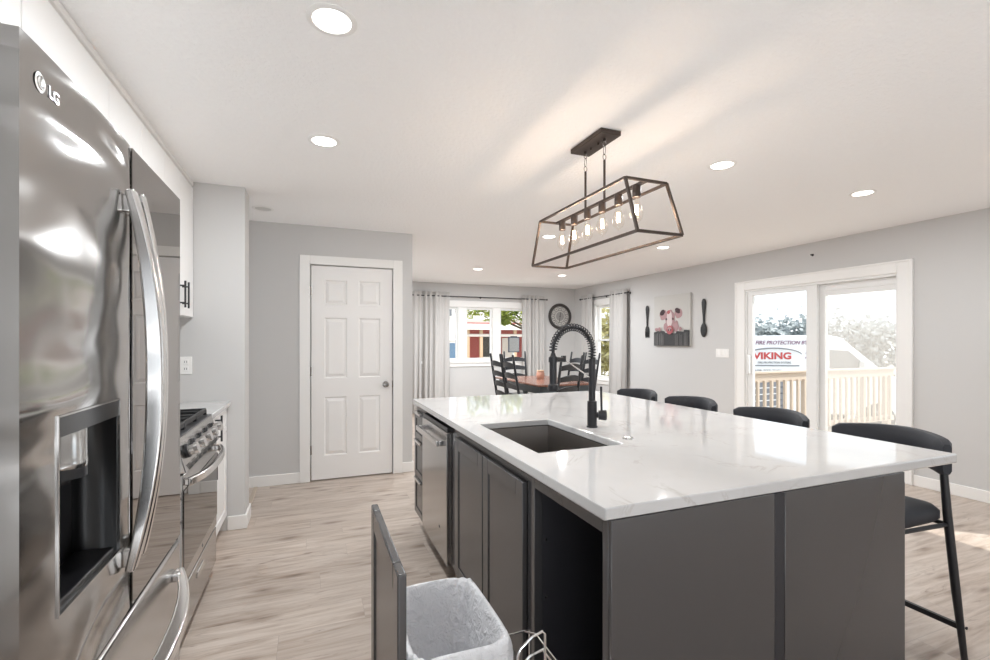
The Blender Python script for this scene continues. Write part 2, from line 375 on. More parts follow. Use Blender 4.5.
# baseboards
def bb(name, *segs):
    w = MB()
    for s in segs: w.box(*s)
    return struct(w.obj(name, 'trim_white', bevel=0.004))
bb('baseboard_pantry', (-3.08, -0.1, YD - 0.014, YD, 0, 0.1), (0.866, 0.984, YD - 0.014, YD, 0, 0.1), (0.97, 0.984, YD, YB, 0, 0.1))
bb('baseboard_stub', (-0.55, -0.426, YP - 0.014, YP, 0, 0.1), (-0.44, -0.426, YP, 4.0, 0, 0.1), (-3.08, -0.426, 4.0, 4.014, 0, 0.1))
bb('baseboard_right', (XR - 0.014, XR, -2.2, 2.61, 0, 0.1), (XR - 0.014, XR, 4.56, YB, 0, 0.1))
bb('baseboard_back', (0.984, XR - 0.014, YB - 0.014, YB, 0, 0.1))
struct(B(-0.485, -0.452, 4.014, YD - 0.014, 0, 0.008).obj('trim_1', 'deck_wood', bevel=0.003), 'pale threshold strip in the floor at the hallway')
# pantry door
d = sgroup('door_1', 'white six panel pantry door')
leaf = MB(); ya, yb = YD - 0.006, YD + 0.03
W_ = DX1 - DX0; st = 0.115; mid = 0.11; pw = (W_ - 2*st - mid) / 2
cols = [(DX0 + st, DX0 + st + pw), (DX0 + st + pw + mid, DX1 - st)]
rows = [(0.235, 0.80), (0.98, 1.565), (1.69, 1.93)]
leaf.box(DX0, DX1, ya + 0.014, yb, 0.012, DH)
xs = [(DX0, DX0 + st), (cols[0][1], cols[1][0]), (DX1 - st, DX1)]
for a, b in xs: leaf.box(a, b, ya, ya + 0.014, 0.012, DH)
zs = [(0.012, 0.235), (0.80, 0.98), (1.565, 1.69), (1.93, DH)]
for a, b in cols:
    for z0, z1 in zs: leaf.box(a, b, ya, ya + 0.014, z0, z1)
    for z0, z1 in rows:
        def rect(i, yy): return [(a+i, yy, z0+i), (b-i, yy, z0+i), (b-i, yy, z1-i), (a+i, yy, z1-i)]
        A_, B_, D_ = rect(0.0, ya), rect(0.012, ya + 0.012), rect(0.042, ya + 0.002)
        for q, r_ in ((A_, B_), (B_, D_)):
            leaf.faces(q + r_, [(i, (i+1) % 4, (i+1) % 4 + 4, i + 4) for i in range(4)])
        leaf.faces(D_, [(0, 1, 2, 3)])
lf = leaf.obj('panel', 'door_white', d, smooth=20)
kn = MB().lathe([(0, -0.062), (0.016, -0.06), (0.026, -0.05), (0.027, -0.04), (0.018, -0.03), (0.010, -0.024), (0.010, -0.008), (0.031, -0.006), (0.032, 0)], (0.70, ya, 0.905), 'Y').obj('knob', 'nickel', lf)
for z in (0.30, 1.05, 1.82):
    MB().cyl((DX0 - 0.006, ya - 0.004, z - 0.045), (DX0 - 0.006, ya - 0.004, z + 0.045), 0.006, 10).box(DX0 - 0.01, DX0 + 0.004, ya - 0.003, ya + 0.01, z - 0.043, z + 0.043).obj('hinge', 'nickel', d)
B(DX1 + 0.001, DX1 + 0.006, ya + 0.001, ya + 0.02, 0.87, 0.94).obj('strike_plate', 'nickel', d)
fr = MB()
for a, b in ((-0.1, DX0 - 0.012), (DX1 + 0.010, 0.866)):
    fr.box(a, b, YD - 0.02, YD, 0, 2.155)
fr.box(DX0 - 0.012, DX1 + 0.010, YD - 0.02, YD, DH + 0.012, 2.155)
fr.box(DX0 - 0.02, DX0 - 0.012, YD - 0.018, YD + 0.12, 0, DH + 0.02); fr.box(DX1 + 0.01, DX1 + 0.02, YD - 0.018, YD + 0.12, 0, DH + 0.02)
fr.box(DX0 - 0.02, DX1 + 0.02, YD, YD + 0.12, DH + 0.012, DH + 0.02)
fr.obj('frame', 'trim_white', d, bevel=0.003)
B(-0.2, 0.9, YD + 0.5, YD + 0.52, 0, CE).obj('wall_closet', 'wall_paint')['kind'] = 'structure'
# far window: three sashes
d = sgroup('window_1', 'white triple window in the dining wall')
f = MB(); yq0, yq1 = YB - 0.02, YB
f.box(1.86, 4.26, yq0, yq1, 1.995, 2.115); f.box(1.86, 4.26, yq0 - 0.02, yq1, 0.915, 0.96); f.box(1.88, 4.24, yq0, yq1, 0.845, 0.915)
f.box(1.88, 2.0, yq0, yq1, 0.96, 1.995); f.box(4.12, 4.24, yq0, yq1, 0.96, 1.995)
f.box(wx0, wx1, YB, YB + 0.12, 0.95, 0.975); f.box(wx0, wx1, YB, YB + 0.12, 1.985, 2.01)
f.box(2.625, 2.785, YB - 0.015, YB + 0.12, 0.975, 1.985); f.box(3.335, 3.495, YB - 0.015, YB + 0.12, 0.975, 1.985)
f.box(wx0, 2.02, YB, YB + 0.12, 0.975, 1.985); f.box(4.1, wx1, YB, YB + 0.12, 0.975, 1.985)
f.obj('window_frame', 'trim_white', d, bevel=0.004)
for a, b in ((2.02, 2.625), (2.785, 3.335), (3.495, 4.1)):
    s_ = MB(); z0, z1 = 0.975, 1.985; k = 0.035
    s_.box(a, a+k, YB+0.03, YB+0.07, z0, z1); s_.box(b-k, b, YB+0.03, YB+0.07, z0, z1); s_.box(a+k, b-k, YB+0.03, YB+0.07, z0, z0+k); s_.box(a+k, b-k, YB+0.03, YB+0.07, z1-k, z1)
    so = s_.obj('sash', 'vinyl_white', d, bevel=0.003)
    B(a+k, b-k, YB+0.048, YB+0.052, z0+k, z1-k).obj('pane', 'pane_glass', so)
# right dining window: double hung
d = sgroup('window_2', 'white double hung window between curtains on the right wall')
a, b, z0, z1 = ops[2]; f = MB()
f.box(XR - 0.02, XR, a - 0.09, a, z0 - 0.09, z1 + 0.09); f.box(XR - 0.02, XR, b, b + 0.09, z0 - 0.09, z1 + 0.09)
f.box(XR - 0.02, XR, a, b, z1, z1 + 0.09); f.box(XR - 0.02, XR, a, b, z0 - 0.09, z0); f.box(XR - 0.035, XR, a - 0.1, b + 0.1, z0 - 0.02, z0 + 0.005)
f.box(XR, XR + 0.12, a, a + 0.03, z0, z1); f.box(XR, XR + 0.12, b - 0.03, b, z0, z1); f.box(XR, XR + 0.12, a + 0.03, b - 0.03, z0, z0 + 0.03); f.box(XR, XR + 0.12, a + 0.03, b - 0.03, z1 - 0.03, z1)
f.obj('window_frame', 'trim_white', d, bevel=0.004)
zm = 1.36
for zz0, zz1, xo in ((z0 + 0.03, zm + 0.02, 0.03), (zm - 0.02, z1 - 0.03, 0.075)):
    s_ = MB(); k = 0.04; ya_, yb_ = a + 0.03, b - 0.03
    for q in ((ya_, ya_+k, zz0, zz1), (yb_-k, yb_, zz0, zz1), (ya_+k, yb_-k, zz0, zz0+k), (ya_+k, yb_-k, zz1-k, zz1)):
        s_.box(XR+xo, XR+xo+0.04, *q)
    so = s_.obj('sash', 'vinyl_white', d, bevel=0.003)
    B(XR+xo+0.018, XR+xo+0.022, ya_+k, yb_-k, zz0+k, zz1-k).obj('pane', 'pane_glass', so)
# window nearer than the frame, it lets the sun stripe in
d = sgroup('window_3', 'white window on the right wall nearer the camera')
a, b, z0, z1 = ops[0]; f = MB()
for q in ((a, a+0.05, z0, z1), (b-0.05, b, z0, z1), (a+0.05, b-0.05, z0, z0+0.05), (a+0.05, b-0.05, z1-0.05, z1)): f.box(XR, XR+0.12, *q)
f.obj('window_frame', 'trim_white', d, bevel=0.004)
B(XR+0.05, XR+0.054, a+0.05, b-0.05, z0+0.05, z1-0.05).obj('pane', 'pane_glass', d)
# sliding glass door
d = sgroup('door_2', 'white sliding glass door to the deck')
f = MB()
f.box(XR - 0.02, XR, 2.61, 2.735, 0, 2.105); f.box(XR - 0.02, XR, 4.415, 4.56, 0, 2.105); f.box(XR - 0.02, XR, 2.735, 4.415, 1.99, 2.105)
f.box(XR - 0.03, XR - 0.02, 2.61, 2.63, 0, 2.105); f.box(XR - 0.03, XR - 0.02, 4.54, 4.56, 0, 2.105); f.box(XR - 0.03, XR - 0.02, 2.63, 4.54, 2.085, 2.105)
f.obj('casing', 'trim_white', d, bevel=0.004)
f = MB(); f.box(XR, XR+0.13, 2.72, 2.755, 0, 2.0); f.box(XR, XR+0.13, 4.395, 4.43, 0, 2.0); f.box(XR, XR+0.13, 2.755, 4.395, 1.965, 2.0); f.box(XR, XR+0.15, 2.755, 4.395, 0, 0.03)
f.obj('door_frame', 'vinyl_white', d, bevel=0.003)
def panel(name, y0, y1, x0, k, ktop, kbot):
    s_ = MB(); z0, z1 = 0.03, 1.965
    for q in ((y0, y0+k[0], z0, z1), (y1-k[1], y1, z0, z1), (y0+k[0], y1-k[1], z0, z0+kbot), (y0+k[0], y1-k[1], z1-ktop, z1)): s_.box(x0, x0+0.045, *q)
    so = s_.obj(name, 'vinyl_white', d, bevel=0.004)
    B(x0+0.02, x0+0.025, y0+k[0], y1-k[1], z0+kbot, z1-ktop).obj('pane', 'pane_glass', so)
    return so
sp = panel('sliding_panel', 3.515, 4.395, XR + 0.015, (0.12, 0.07), 0.05, 0.10)
hb = MB().box(XR - 0.03, XR + 0.015, 4.345, 4.375, 0.92, 1.16); hb.obj('handle', 'vinyl_white', sp, bevel=0.008)
fp = panel('fixed_panel', 2.755, 3.56, XR + 0.07, (0.03, 0.10), 0.075, 0.10)
B(XR + 0.072, XR + 0.10, 2.785, 3.46, 1.84, 1.89).obj('screen_header', 'vinyl_white', fp, bevel=0.004)
B(XR + 0.116, XR + 0.118, 2.765, 3.53, 0.05, 1.95).obj('insect_screen', 'screen_mesh', fp)
f = MB()
for z in (0.06, 1.93): f.box(XR + 0.117, XR + 0.125, 2.757, 3.54, z - 0.012, z + 0.012)
for y in (2.765, 3.53): f.box(XR + 0.117, XR + 0.125, y - 0.01, y + 0.01, 0.072, 1.918)
f.obj('screen_frame', 'vinyl_white', fp)

# ------------------------------------------------------------------ left run: refrigerator
FX = -0.372; FY0, FYM, FY1 = 0.842, 1.268, 1.682; FT = 1.775; DZ = 0.735
fx = thing('refrigerator', 'large stainless french door refrigerator with dark glass right door', 'refrigerator', (-0.74, 1.26, 0))
B(-1.10, FX - 0.085, FY0 + 0.003, FY1 - 0.003, 0.03, FT - 0.02).obj('body', 'steel_side', fx, bevel=0.006)
for yy in (FY0 + 0.05, FY1 - 0.05): B(-1.0, FX - 0.12, yy - 0.02, yy + 0.02, 0, 0.03).obj('foot', 'black_metal', fx)
B(FX - 0.20, FX - 0.03, FY0 + 0.01, FY0 + 0.09, FT - 0.02, FT + 0.012).obj('hinge_cover', 'panel_grey', fx, bevel=0.006)
# left door with dispenser recess
dl = MB(); y0, y1, z0, z1 = FY0, FYM - 0.003, DZ + 0.012, FT; ry0, ry1, rz0, rz1 = 0.940, 1.190, 0.905, 1.218
xb = FX - 0.08
def fxx(yv):  # gentle convex front
    t_ = (yv - FY0) / (FYM - FY0); return FX - 0.0035 * (2*t_ - 1)**4
ys = [y0 + (ry0 - y0) * i / 4 for i in range(4)] + [ry0 + (ry1 - ry0) * i / 8 for i in range(8)] + [ry1 + (y1 - ry1) * i / 4 for i in range(5)]
zl = [z0, rz0, rz1, z1]
vv = {}
for i, yv in enumerate(ys):
    for j, zv in enumerate(zl): vv[i, j] = dl.bm.verts.new((fxx(yv), yv, zv))
for i in range(len(ys) - 1):
    for j in range(3):
        if j == 1 and 4 <= i < 12: continue
        dl.bm.faces.new((vv[i, j], vv[i+1, j], vv[i+1, j+1], vv[i, j+1]))
bk = {}
for i, yv in enumerate(ys):
    for j in (0, 3): bk[i, j] = dl.bm.verts.new((xb, yv, zl[j]))
for i in range(len(ys) - 1):
    dl.bm.faces.new((vv[i, 0], bk[i, 0], bk[i+1, 0], vv[i+1, 0])); dl.bm.faces.new((vv[i, 3], vv[i+1, 3], bk[i+1, 3], bk[i, 3]))
for i in (0, len(ys) - 1):
    dl.bm.faces.new([vv[i, j] for j in range(4)] + [bk[i, 3], bk[i, 0]])
for i in range(len(ys) - 1): dl.bm.faces.new((bk[i, 0], bk[i+1, 0], bk[i+1, 3], bk[i, 3]))
ld = dl.obj('door', 'steel_wavy', fx, smooth=30); ld['label'] = 'left door with water dispenser'
B(FX - 0.004, FX + 0.0012, ry0 - 0.0, ry1 + 0.0, rz1 - 0.032, rz1).obj('control_strip', 'black_gloss', ld)
rc = MB(); xr = FX - 0.078
rc.faces([(FX-0.003,ry0,rz0),(FX-0.003,ry1,rz0),(FX-0.003,ry1,rz1-0.03),(FX-0.003,ry0,rz1-0.03),(xr,ry0,rz0),(xr,ry1,rz0),(xr,ry1,rz1-0.03),(xr,ry0,rz1-0.03)],
         [(4,5,6,7),(0,1,5,4),(1,2,6,5),(2,3,7,6),(3,0,4,7)])
rc.obj('dispenser_recess', 'black_gloss', ld, solid=0.002)
f = MB()
for q in ((ry0-0.003, ry0, rz0-0.003, rz1+0.003), (ry1, ry1+0.003, rz0-0.003, rz1+0.003), (ry0, ry1, rz0-0.003, rz0), (ry0, ry1, rz1, rz1+0.003)): f.box(FX-0.006, FX+0.002, *q)
f.obj('dispenser_border', 'steel', ld)
MB().lathe([(0, 0), (0.034, 0.0), (0.037, 0.008), (0.037, 0.018), (0.036, 0.02), (0.036, 0.075), (0, 0.075)], (FX - 0.038, 1.045, 1.112), 'Z').obj('water_outlet', 'steel', ld)
MB().lathe([(0.0, -0.012), (0.012, -0.012), (0.014, 0.0), (0.037, 0.0), (0.037, 0.02), (0.0, 0.02)], (FX - 0.039, 1.045, 1.10), 'Z').obj('nozzle', 'black_metal', ld)
B(FX - 0.07, FX - 0.006, ry0 + 0.006, ry1 - 0.006, rz0 + 0.001, rz0 + 0.012).obj('drip_tray', 'black_gloss', ld, bevel=0.003)
# emblem and letters
em = MB().lathe([(0, 0.0), (0.0135, 0.0), (0.0145, 0.0006), (0.0135, 0.0012), (0.0, 0.0014)], (FX - 0.0012, 0.889, 1.722), 'X', 24)
em.obj('logo', 'logo_silver', ld)
ea = MB().tube([(FX + 0.0004, 0.889 + 0.0095*math.cos(t_), 1.722 + 0.0095*math.sin(t_)) for t_ in [math.radians(60 + 12*k) for k in range(26)]], 0.0008, 6)
ea.tube([(FX + 0.0004, 0.889, 1.728), (FX + 0.0004, 0.889, 1.718), (FX + 0.0004, 0.894, 1.718)], 0.0008, 6).obj('logo_lines', 'steel', ld)
text_obj('brand_lettering', 'LG', 'logo_silver', ld, (FX + 0.0003, 0.911, 1.712), (PI/2, 0, PI/2), 0.026, 0.0006, bold=0.0005)
# right door: mirror-dark glass
rd = MB().box(FX - 0.08, FX - 0.006, FYM + 0.003, FY1, DZ + 0.012, FT).obj('door', 'steel', fx, bevel=0.006); rd['label'] = 'right door faced in dark mirror glass'
B(FX - 0.0055, FX + 0.0, FYM + 0.004, FY1 - 0.001, DZ + 0.014, FT - 0.002).obj('glass_panel', 'mirror_glass', rd, bevel=0.0015)
# arched handles
def arch_handle(par, yc, zlo, zhi, wid, out, name='handle', m='steel_bright'):
    n = 28; pts = []
    for i in range(n + 1):
        t_ = i / n; z = zlo + (zhi - zlo) * t_
        x = FX + 0.010 + out * (1 - abs(2*t_ - 1)**2.2)
        pts.append((x, yc, z))
    h = MB().bar(pts, wid, [0.018 + 0.016 * math.sin(PI*i/n) for i in range(n+1)], side=(1, 0, 0))
    for z in (zlo + 0.03, zhi - 0.03): h.box(FX - 0.004, FX + 0.02, yc - wid*0.4, yc + wid*0.4, z - 0.02, z + 0.02)
    return h.obj(name, m, par, bevel=0.005, seg=3)
arch_handle(ld, 1.226, 0.845, 1.665, 0.028, 0.046)
arch_handle(rd, 1.286, 0.855, 1.672, 0.022, 0.036)
# freezer drawer
fd = MB().box(FX - 0.08, FX, FY0, FY1, 0.07, DZ).obj('freezer_drawer', 'steel', fx, bevel=0.008)
n = 24; pts = []
for i in range(n + 1):
    t_ = i / n; yv = FY0 + 0.05 + (FY1 - FY0 - 0.10) * t_
    pts.append((FX + 0.01 + 0.058 * (1 - abs(2*t_ - 1)**2.4), yv, 0.655 - 0.02 * (1 - abs(2*t_-1)**2)))
h = MB().bar(pts, 0.032, [0.02 + 0.014 * math.sin(PI*i/n) for i in range(n+1)], side=(1, 0, 0))
for yv in (FY0 + 0.075, FY1 - 0.075): h.box(FX - 0.003, FX + 0.022, yv - 0.02, yv + 0.02, 0.644, 0.668)
h.obj('handle', 'steel_bright', fd, bevel=0.006, seg=3)
B(FX - 0.16, FX - 0.03, FY0 + 0.02, FY1 - 0.02, 0.01, 0.062).obj('toe_grille', 'panel_grey', fx)

# ------------------------------------------------------------------ white cabinets on the left
def tbar(par, p, length, axis, out, m='black_metal', r=0.006):
    a = Vector(p); d_ = {'Z': Vector((0,0,1)), 'Y': Vector((0,1,0))}[axis]; h = MB()
    o_ = Vector(out); h.cyl(a + o_ - d_*length/2, a + o_ + d_*length/2, r, 12)
    for s_ in (-1, 1): h.cyl(a + d_*s_*length*0.32, a + o_ + d_*s_*length*0.32, r*0.8, 10)
    return h.obj('handle', m, par)
def shaker(par, x, y0, y1, z0, z1, m, th=0.02, rail=0.06, name='door', sgn=1):
    s_ = MB(); xa, xb_ = (x, x + th*sgn)
    lo, hi = min(xa, xb_), max(xa, xb_); rec = 0.005
    s_.box(lo, hi, y0, y0+rail, z0, z1); s_.box(lo, hi, y1-rail, y1, z0, z1); s_.box(lo, hi, y0+rail, y1-rail, z0, z0+rail); s_.box(lo, hi, y0+rail, y1-rail, z1-rail, z1)
    if sgn > 0: s_.box(lo, hi - rec, y0+rail, y1-rail, z0+rail, z1-rail)
    else: s_.box(lo + rec, hi, y0+rail, y1-rail, z0+rail, z1-rail)
    return s_.obj(name, m, par, bevel=0.0025)
UX = -0.757
def upper(y0, y1, z0, label, doors, hz=True, hs=None):
    t_ = thing('wall_cabinet', label, 'cabinet', (XL, (y0+y1)/2, z0), 'white wall cabinets')
    B(XL, UX - 0.02, y0 + 0.001, y1 - 0.001, z0, 2.41).obj('body', 'cabinet_white', t_, bevel=0.002)
    n = doors; wd = (y1 - y0) / n
    for i in range(n):
        a = y0 + wd*i + 0.002; b = y0 + wd*(i+1) - 0.002
        dd = B(UX - 0.02, UX, a, b, z0 + 0.003, 2.395).obj('door', 'cabinet_white', t_, bevel=0.0025)
        if hz:
            left = (i % 2 == 1)
            tbar(dd, (UX, a + 0.04 if left else b - 0.04, z0 + 0.13), 0.165, 'Z', (0.035, 0, 0))
    return t_
upper(0.82, 1.71, 1.80, 'white wall cabinet above the stainless refrigerator', 2, False)
upper(1.71, 2.32, 1.50, 'white wall cabinet between refrigerator and range hood space', 1)
upper(2.32, 3.09, 1.86, 'short white wall cabinet above the gas range', 2, False)
uc = upper(3.09, 3.765, 1.50, 'white wall cabinet with black bar handles against the grey wall end', 2)
tag(B(XL, UX + 0.002, 0.82, 3.765, 2.41, 2.438).obj('crown_molding', 'cabinet_white', bevel=0.004), 'white crown strip along the tops of the wall cabinets', 'molding')
CF = -0.553   # base cabinet front
for y0, y1, lab, hs in ((1.70, 2.325, 'white base cabinet between refrigerator and gas range', 1), (3.10, 3.765, 'white base cabinet between gas range and grey wall end', 0)):
    t_ = thing('base_cabinet', lab, 'cabinet', (-0.85, (y0+y1)/2, 0), 'white base cabinets')
    B(XL + 0.001, CF - 0.021, y0, y1, 0.1, 0.884).obj('body', 'cabinet_white', t_)
    B(XL + 0.001, CF - 0.07, y0, y1, 0.0, 0.1).obj('toe_kick', 'cabinet_white', t_)
    dd = shaker(t_, CF - 0.02, y0 + 0.003, y1 - 0.003, 0.11, 0.70, 'cabinet_white')
    tbar(dd, (CF, y1 - 0.05 if hs else y0 + 0.07, 0.60), 0.16, 'Z', (0.035, 0, 0))
    dd = shaker(t_, CF - 0.02, y0 + 0.003, y1 - 0.003, 0.706, 0.878, 'cabinet_white', rail=0.04, name='drawer')
    tbar(dd, (CF, (y0+y1)/2 + (0.0 if hs else -0.1), 0.795), 0.16, 'Z' if not hs else 'Y', (0.035, 0, 0))
    tag(B(XL + 0.001, -0.529, y0 + 0.002, y1 - 0.001 if not hs else y1, 0.885, 0.917).obj('countertop', 'quartz', bevel=0.004), lab.replace('base cabinet', 'quartz countertop piece'), 'countertop')
# gas range
RY0, RY1, RX = 2.332, 3.094, -0.512
t_ = thing('gas_range', 'stainless slide-in gas range with front knobs', 'range', (-0.82, (RY0+RY1)/2, 0))
B(XL + 0.02, RX - 0.03, RY0, RY1, 0.06, 0.90).obj('body', 'steel_side', t_)
for yy in (RY0 + 0.05, RY1 - 0.05): B(-1.05, RX - 0.1, yy - 0.02, yy + 0.02, 0, 0.06).obj('foot', 'black_metal', t_)
B(XL + 0.02, RX - 0.02, RY0 - 0.004, RY1 + 0.004, 0.90, 0.922).obj('cooktop', 'panel_grey', t_, bevel=0.004)
cp = MB().hexa([(RX-0.03, RY0, 0.775), (RX+0.018, RY0, 0.775), (RX+0.018, RY1, 0.775), (RX-0.03, RY1, 0.775)],
               [(RX-0.03, RY0, 0.922), (RX-0.022, RY0, 0.922), (RX-0.022, RY1, 0.922), (RX-0.03, RY1, 0.922)]).obj('control_panel', 'steel', t_, bevel=0.003)
for k in range(5):
    yy = RY0 + 0.09 + k * (RY1 - RY0 - 0.18) / 4
    kx = RX + 0.004; kz = 0.853
    ax = Vector((0.962, 0, 0.273)); p0 = Vector((kx - 0.006, yy, kz))
    kb = MB().tube([p0, p0 + ax*0.012, p0 + ax*0.0125, p0 + ax*0.034, p0 + ax*0.036, p0 + ax*0.05], [0.024, 0.024, 0.0225, 0.0225, 0.027, 0.026], 22)
    kb = kb.obj('knob', 'steel_bright', t_)
    MB().tube([p0 + ax*0.002, p0 + ax*0.013], [0.031, 0.030], 22).obj('skirt', 'black_metal', kb)
f = MB()
for k in range(4):
    for q in range(7):
        a = RY0 + 0.06 + q * 0.095; zz = 0.795 - 0.0; f.box(RX + 0.0175, RX + 0.0195, a, a + 0.07, 0.779 + k*0.006, 0.782 + k*0.006)
f.obj('vent', 'groove_dark', cp)
# cast iron grates
g = MB(); gz = 0.95
for a, b in ((RY0 + 0.02, RY0 + 0.255), (RY0 + 0.265, RY1 - 0.265), (RY1 - 0.255, RY1 - 0.02)):
    for yv in (a, b): g.box(-1.06, RX - 0.05, yv - 0.007, yv + 0.007, gz - 0.016, gz + 0.008)
    for xv in (-1.06, -0.93, -0.81, -0.69, RX - 0.05): g.box(xv - 0.007, xv + 0.007, a - 0.007, b + 0.007, gz - 0.016, gz + 0.008)
    g.box(-1.06, RX - 0.05, (a+b)/2 - 0.006, (a+b)/2 + 0.006, gz - 0.012, gz + 0.01)
    for xv in (-1.06, RX - 0.05):
        for yv in (a, b): g.box(xv - 0.009, xv + 0.009, yv - 0.009, yv + 0.009, 0.922, gz)
g.obj('grate', 'iron_black', t_, bevel=0.003)
for xv in (-0.94, -0.70):
    for yv in (RY0 + 0.14, RY1 - 0.14): MB().lathe([(0, 0.02), (0.03, 0.018), (0.034, 0.008), (0.045, 0.006), (0.045, 0)], (xv, yv, 0.922)).obj('burner', 'iron_black', t_)
od = MB().box(RX - 0.03, RX + 0.006, RY0 + 0.002, RY1 - 0.002, 0.285, 0.768).obj('oven_door', 'steel', t_, bevel=0.004); 
B(RX + 0.0055, RX + 0.009, RY0 + 0.006, RY1 - 0.006, 0.345, 0.700).obj('glass', 'oven_glass', od, bevel=0.001)
MB().lathe([(0, 0.0), (0.009, 0.0), (0.009, 0.001), (0, 0.001)], (RX + 0.006, 2.72, 0.315), 'X', 16).obj('emblem', 'panel_grey', od)
n = 20; h = MB(); pts = []
for i in range(n + 1):
    t2 = i / n; pts.append((RX + 0.02 + 0.052 * (1 - abs(2*t2 - 1)**3.0), RY0 + 0.02 + (RY1 - RY0 - 0.04)*t2, 0.733))
h.bar(pts, 0.036, 0.02, side=(1, 0, 0))
for yv in (RY0 + 0.035, RY1 - 0.035): h.box(RX + 0.004, RX + 0.035, yv - 0.015, yv + 0.015, 0.718, 0.748)
h.obj('handle', 'steel_bright', od, bevel=0.005)
wd = MB().box(RX - 0.03, RX + 0.004, RY0 + 0.002, RY1 - 0.002, 0.075, 0.272).obj('warming_drawer', 'steel', t_, bevel=0.004)
B(RX + 0.0035, RX + 0.010, 2.60, 2.74, 0.205, 0.235).obj('handle', 'steel_bright', wd, bevel=0.002)
# outlet on the wall end
def outlet(name, lab, cat, x0, x1, z0, z1, yface):
    t_ = thing(name, lab, cat, ((x0+x1)/2, yface, (z0+z1)/2))
    B(x0, x1, yface - 0.006, yface, z0, z1).obj('plate', 'plate_white', t_, bevel=0.002)
    for zc in (0.3, 0.7):
        zz = z0 + (z1-z0)*zc; xc = (x0+x1)/2
        r_ = B(xc - 0.016, xc + 0.016, yface - 0.009, yface - 0.005, zz - 0.017, zz + 0.017).obj('socket', 'plate_white', t_, bevel=0.003)
        MB().box(xc - 0.008, xc - 0.005, yface - 0.0095, yface - 0.0085, zz - 0.006, zz + 0.008).box(xc + 0.005, xc + 0.008, yface - 0.0095, yface - 0.0085, zz - 0.006, zz + 0.008).obj('slot', 'groove_dark', r_)
outlet('power_outlet', 'white power outlet on the grey wall end above the counter', 'outlet', -0.838, -0.764, 1.112, 1.232, YP)

# ------------------------------------------------------------------ island
IX0, IX1, IY0, IY1 = 0.691, 2.259, 0.995, 3.40; ST = 0.917; SB = 0.882
SKX0, SKX1, SKY0, SKY1 = 0.800, 1.197, 1.592, 2.256
sl = MB()
def ringquads(o_, i_, za, zb):
    oo = [(o_[0],o_[2]),(o_[1],o_[2]),(o_[1],o_[3]),(o_[0],o_[3])]; ii = [(i_[0],i_[2]),(i_[1],i_[2]),(i_[1],i_[3]),(i_[0],i_[3])]
    vs = [(x,y,za) for x,y in oo] + [(x,y,za) for x,y in ii] + [(x,y,zb) for x,y in oo] + [(x,y,zb) for x,y in ii]
    fs = []
    for k in range(4):
        q = (k+1) % 4
        fs += [(k+8, q+8, q+12, k+12), (k, k+4, q+4, q), (k, q, q+8, k+8), (k+4, k+12, q+12, q+4)]
    return vs, fs
sl.faces(*ringquads((IX0, IX1, IY0, IY1), (SKX0, SKX1, SKY0, SKY1), SB, ST))
tag(sl.obj('island_countertop', 'quartz', bevel=0.006, seg=3), 'large white veined quartz countertop on the grey island', 'countertop')
# sink
t_ = thing('kitchen_sink', 'undermount stainless sink set in the white island countertop', 'sink', (1.0, 1.924, 0.66))
k = MB(); e = 0.004; zb_ = 0.665
o1 = (SKX0 - e, SKX1 + e, SKY0 - e, SKY1 + e)
co_ = lambda q, z: [(q[0],q[2],z),(q[1],q[2],z),(q[1],q[3],z),(q[0],q[3],z)]
k.faces(co_(o1, SB - 0.001) + co_((o1[0]+0.006, o1[1]-0.006, o1[2]+0.006, o1[3]-0.006), zb_), [(0,1,5,4),(1,2,6,5),(2,3,7,6),(3,0,4,7),(4,5,6,7)])
k.obj('basin', 'steel_sink', t_, solid=0.003, bevel=0.018, seg=4)
MB().lathe([(0, 0.004), (0.03, 0.005), (0.045, 0.006), (0.055, 0.003), (0.057, 0)], (1.0, 1.924, zb_)).obj('drain', 'steel_bright', t_)
# faucet
FXc, FYc = 1.286, 1.962
t_ = thing('kitchen_faucet', 'matte black spring neck pull-down faucet behind the sink', 'faucet', (FXc, FYc, ST))
MB().lathe([(0, 0), (0.027, 0.0), (0.027, 0.006), (0.0235, 0.008), (0.0235, 0.128), (0.018, 0.13), (0.0165, 0.132), (0.0165, 0.335), (0.0135, 0.337), (0, 0.337)], (FXc, FYc, ST)).obj('body', 'black_metal', t_)
hz_ = ST + 0.060; hd = Vector((0.86, -0.51, 0)).normalized(); p0 = Vector((FXc, FYc, hz_))
lv = MB().tube([p0 + hd*0.015, p0 + hd*0.03, p0 + hd*0.031, p0 + hd*0.066, p0 + hd*0.07], [0.014, 0.014, 0.023, 0.026, 0.022], 20).obj('valve', 'black_metal', t_)
q = p0 + hd*0.046; MB().cyl(q + Vector((0, 0, 0.015)), q + Vector((-0.003, 0.0, 0.14)), 0.0058, 10).obj('lever', 'black_metal', lv)
# spring arch
sd = Vector((-1, -0.06, 0)).normalized(); R_ = 0.112; zt = ST + 0.377; path = []
for i in range(8): path.append(Vector((FXc, FYc, ST + 0.33 + (zt - ST - 0.33) * i / 8)))
for i in range(33):
    a = PI * i / 32; path.append(Vector((FXc, FYc, zt)) + sd * (R_ - R_*math.cos(a)) + Vector((0, 0, R_*math.sin(a))))
endp = path[-1]
for i in range(1, 5): path.append(endp - Vector((0, 0, 0.024 * i / 4)))
MB().tube(path, 0.0080, 10).obj('hose', 'black_metal', t_)
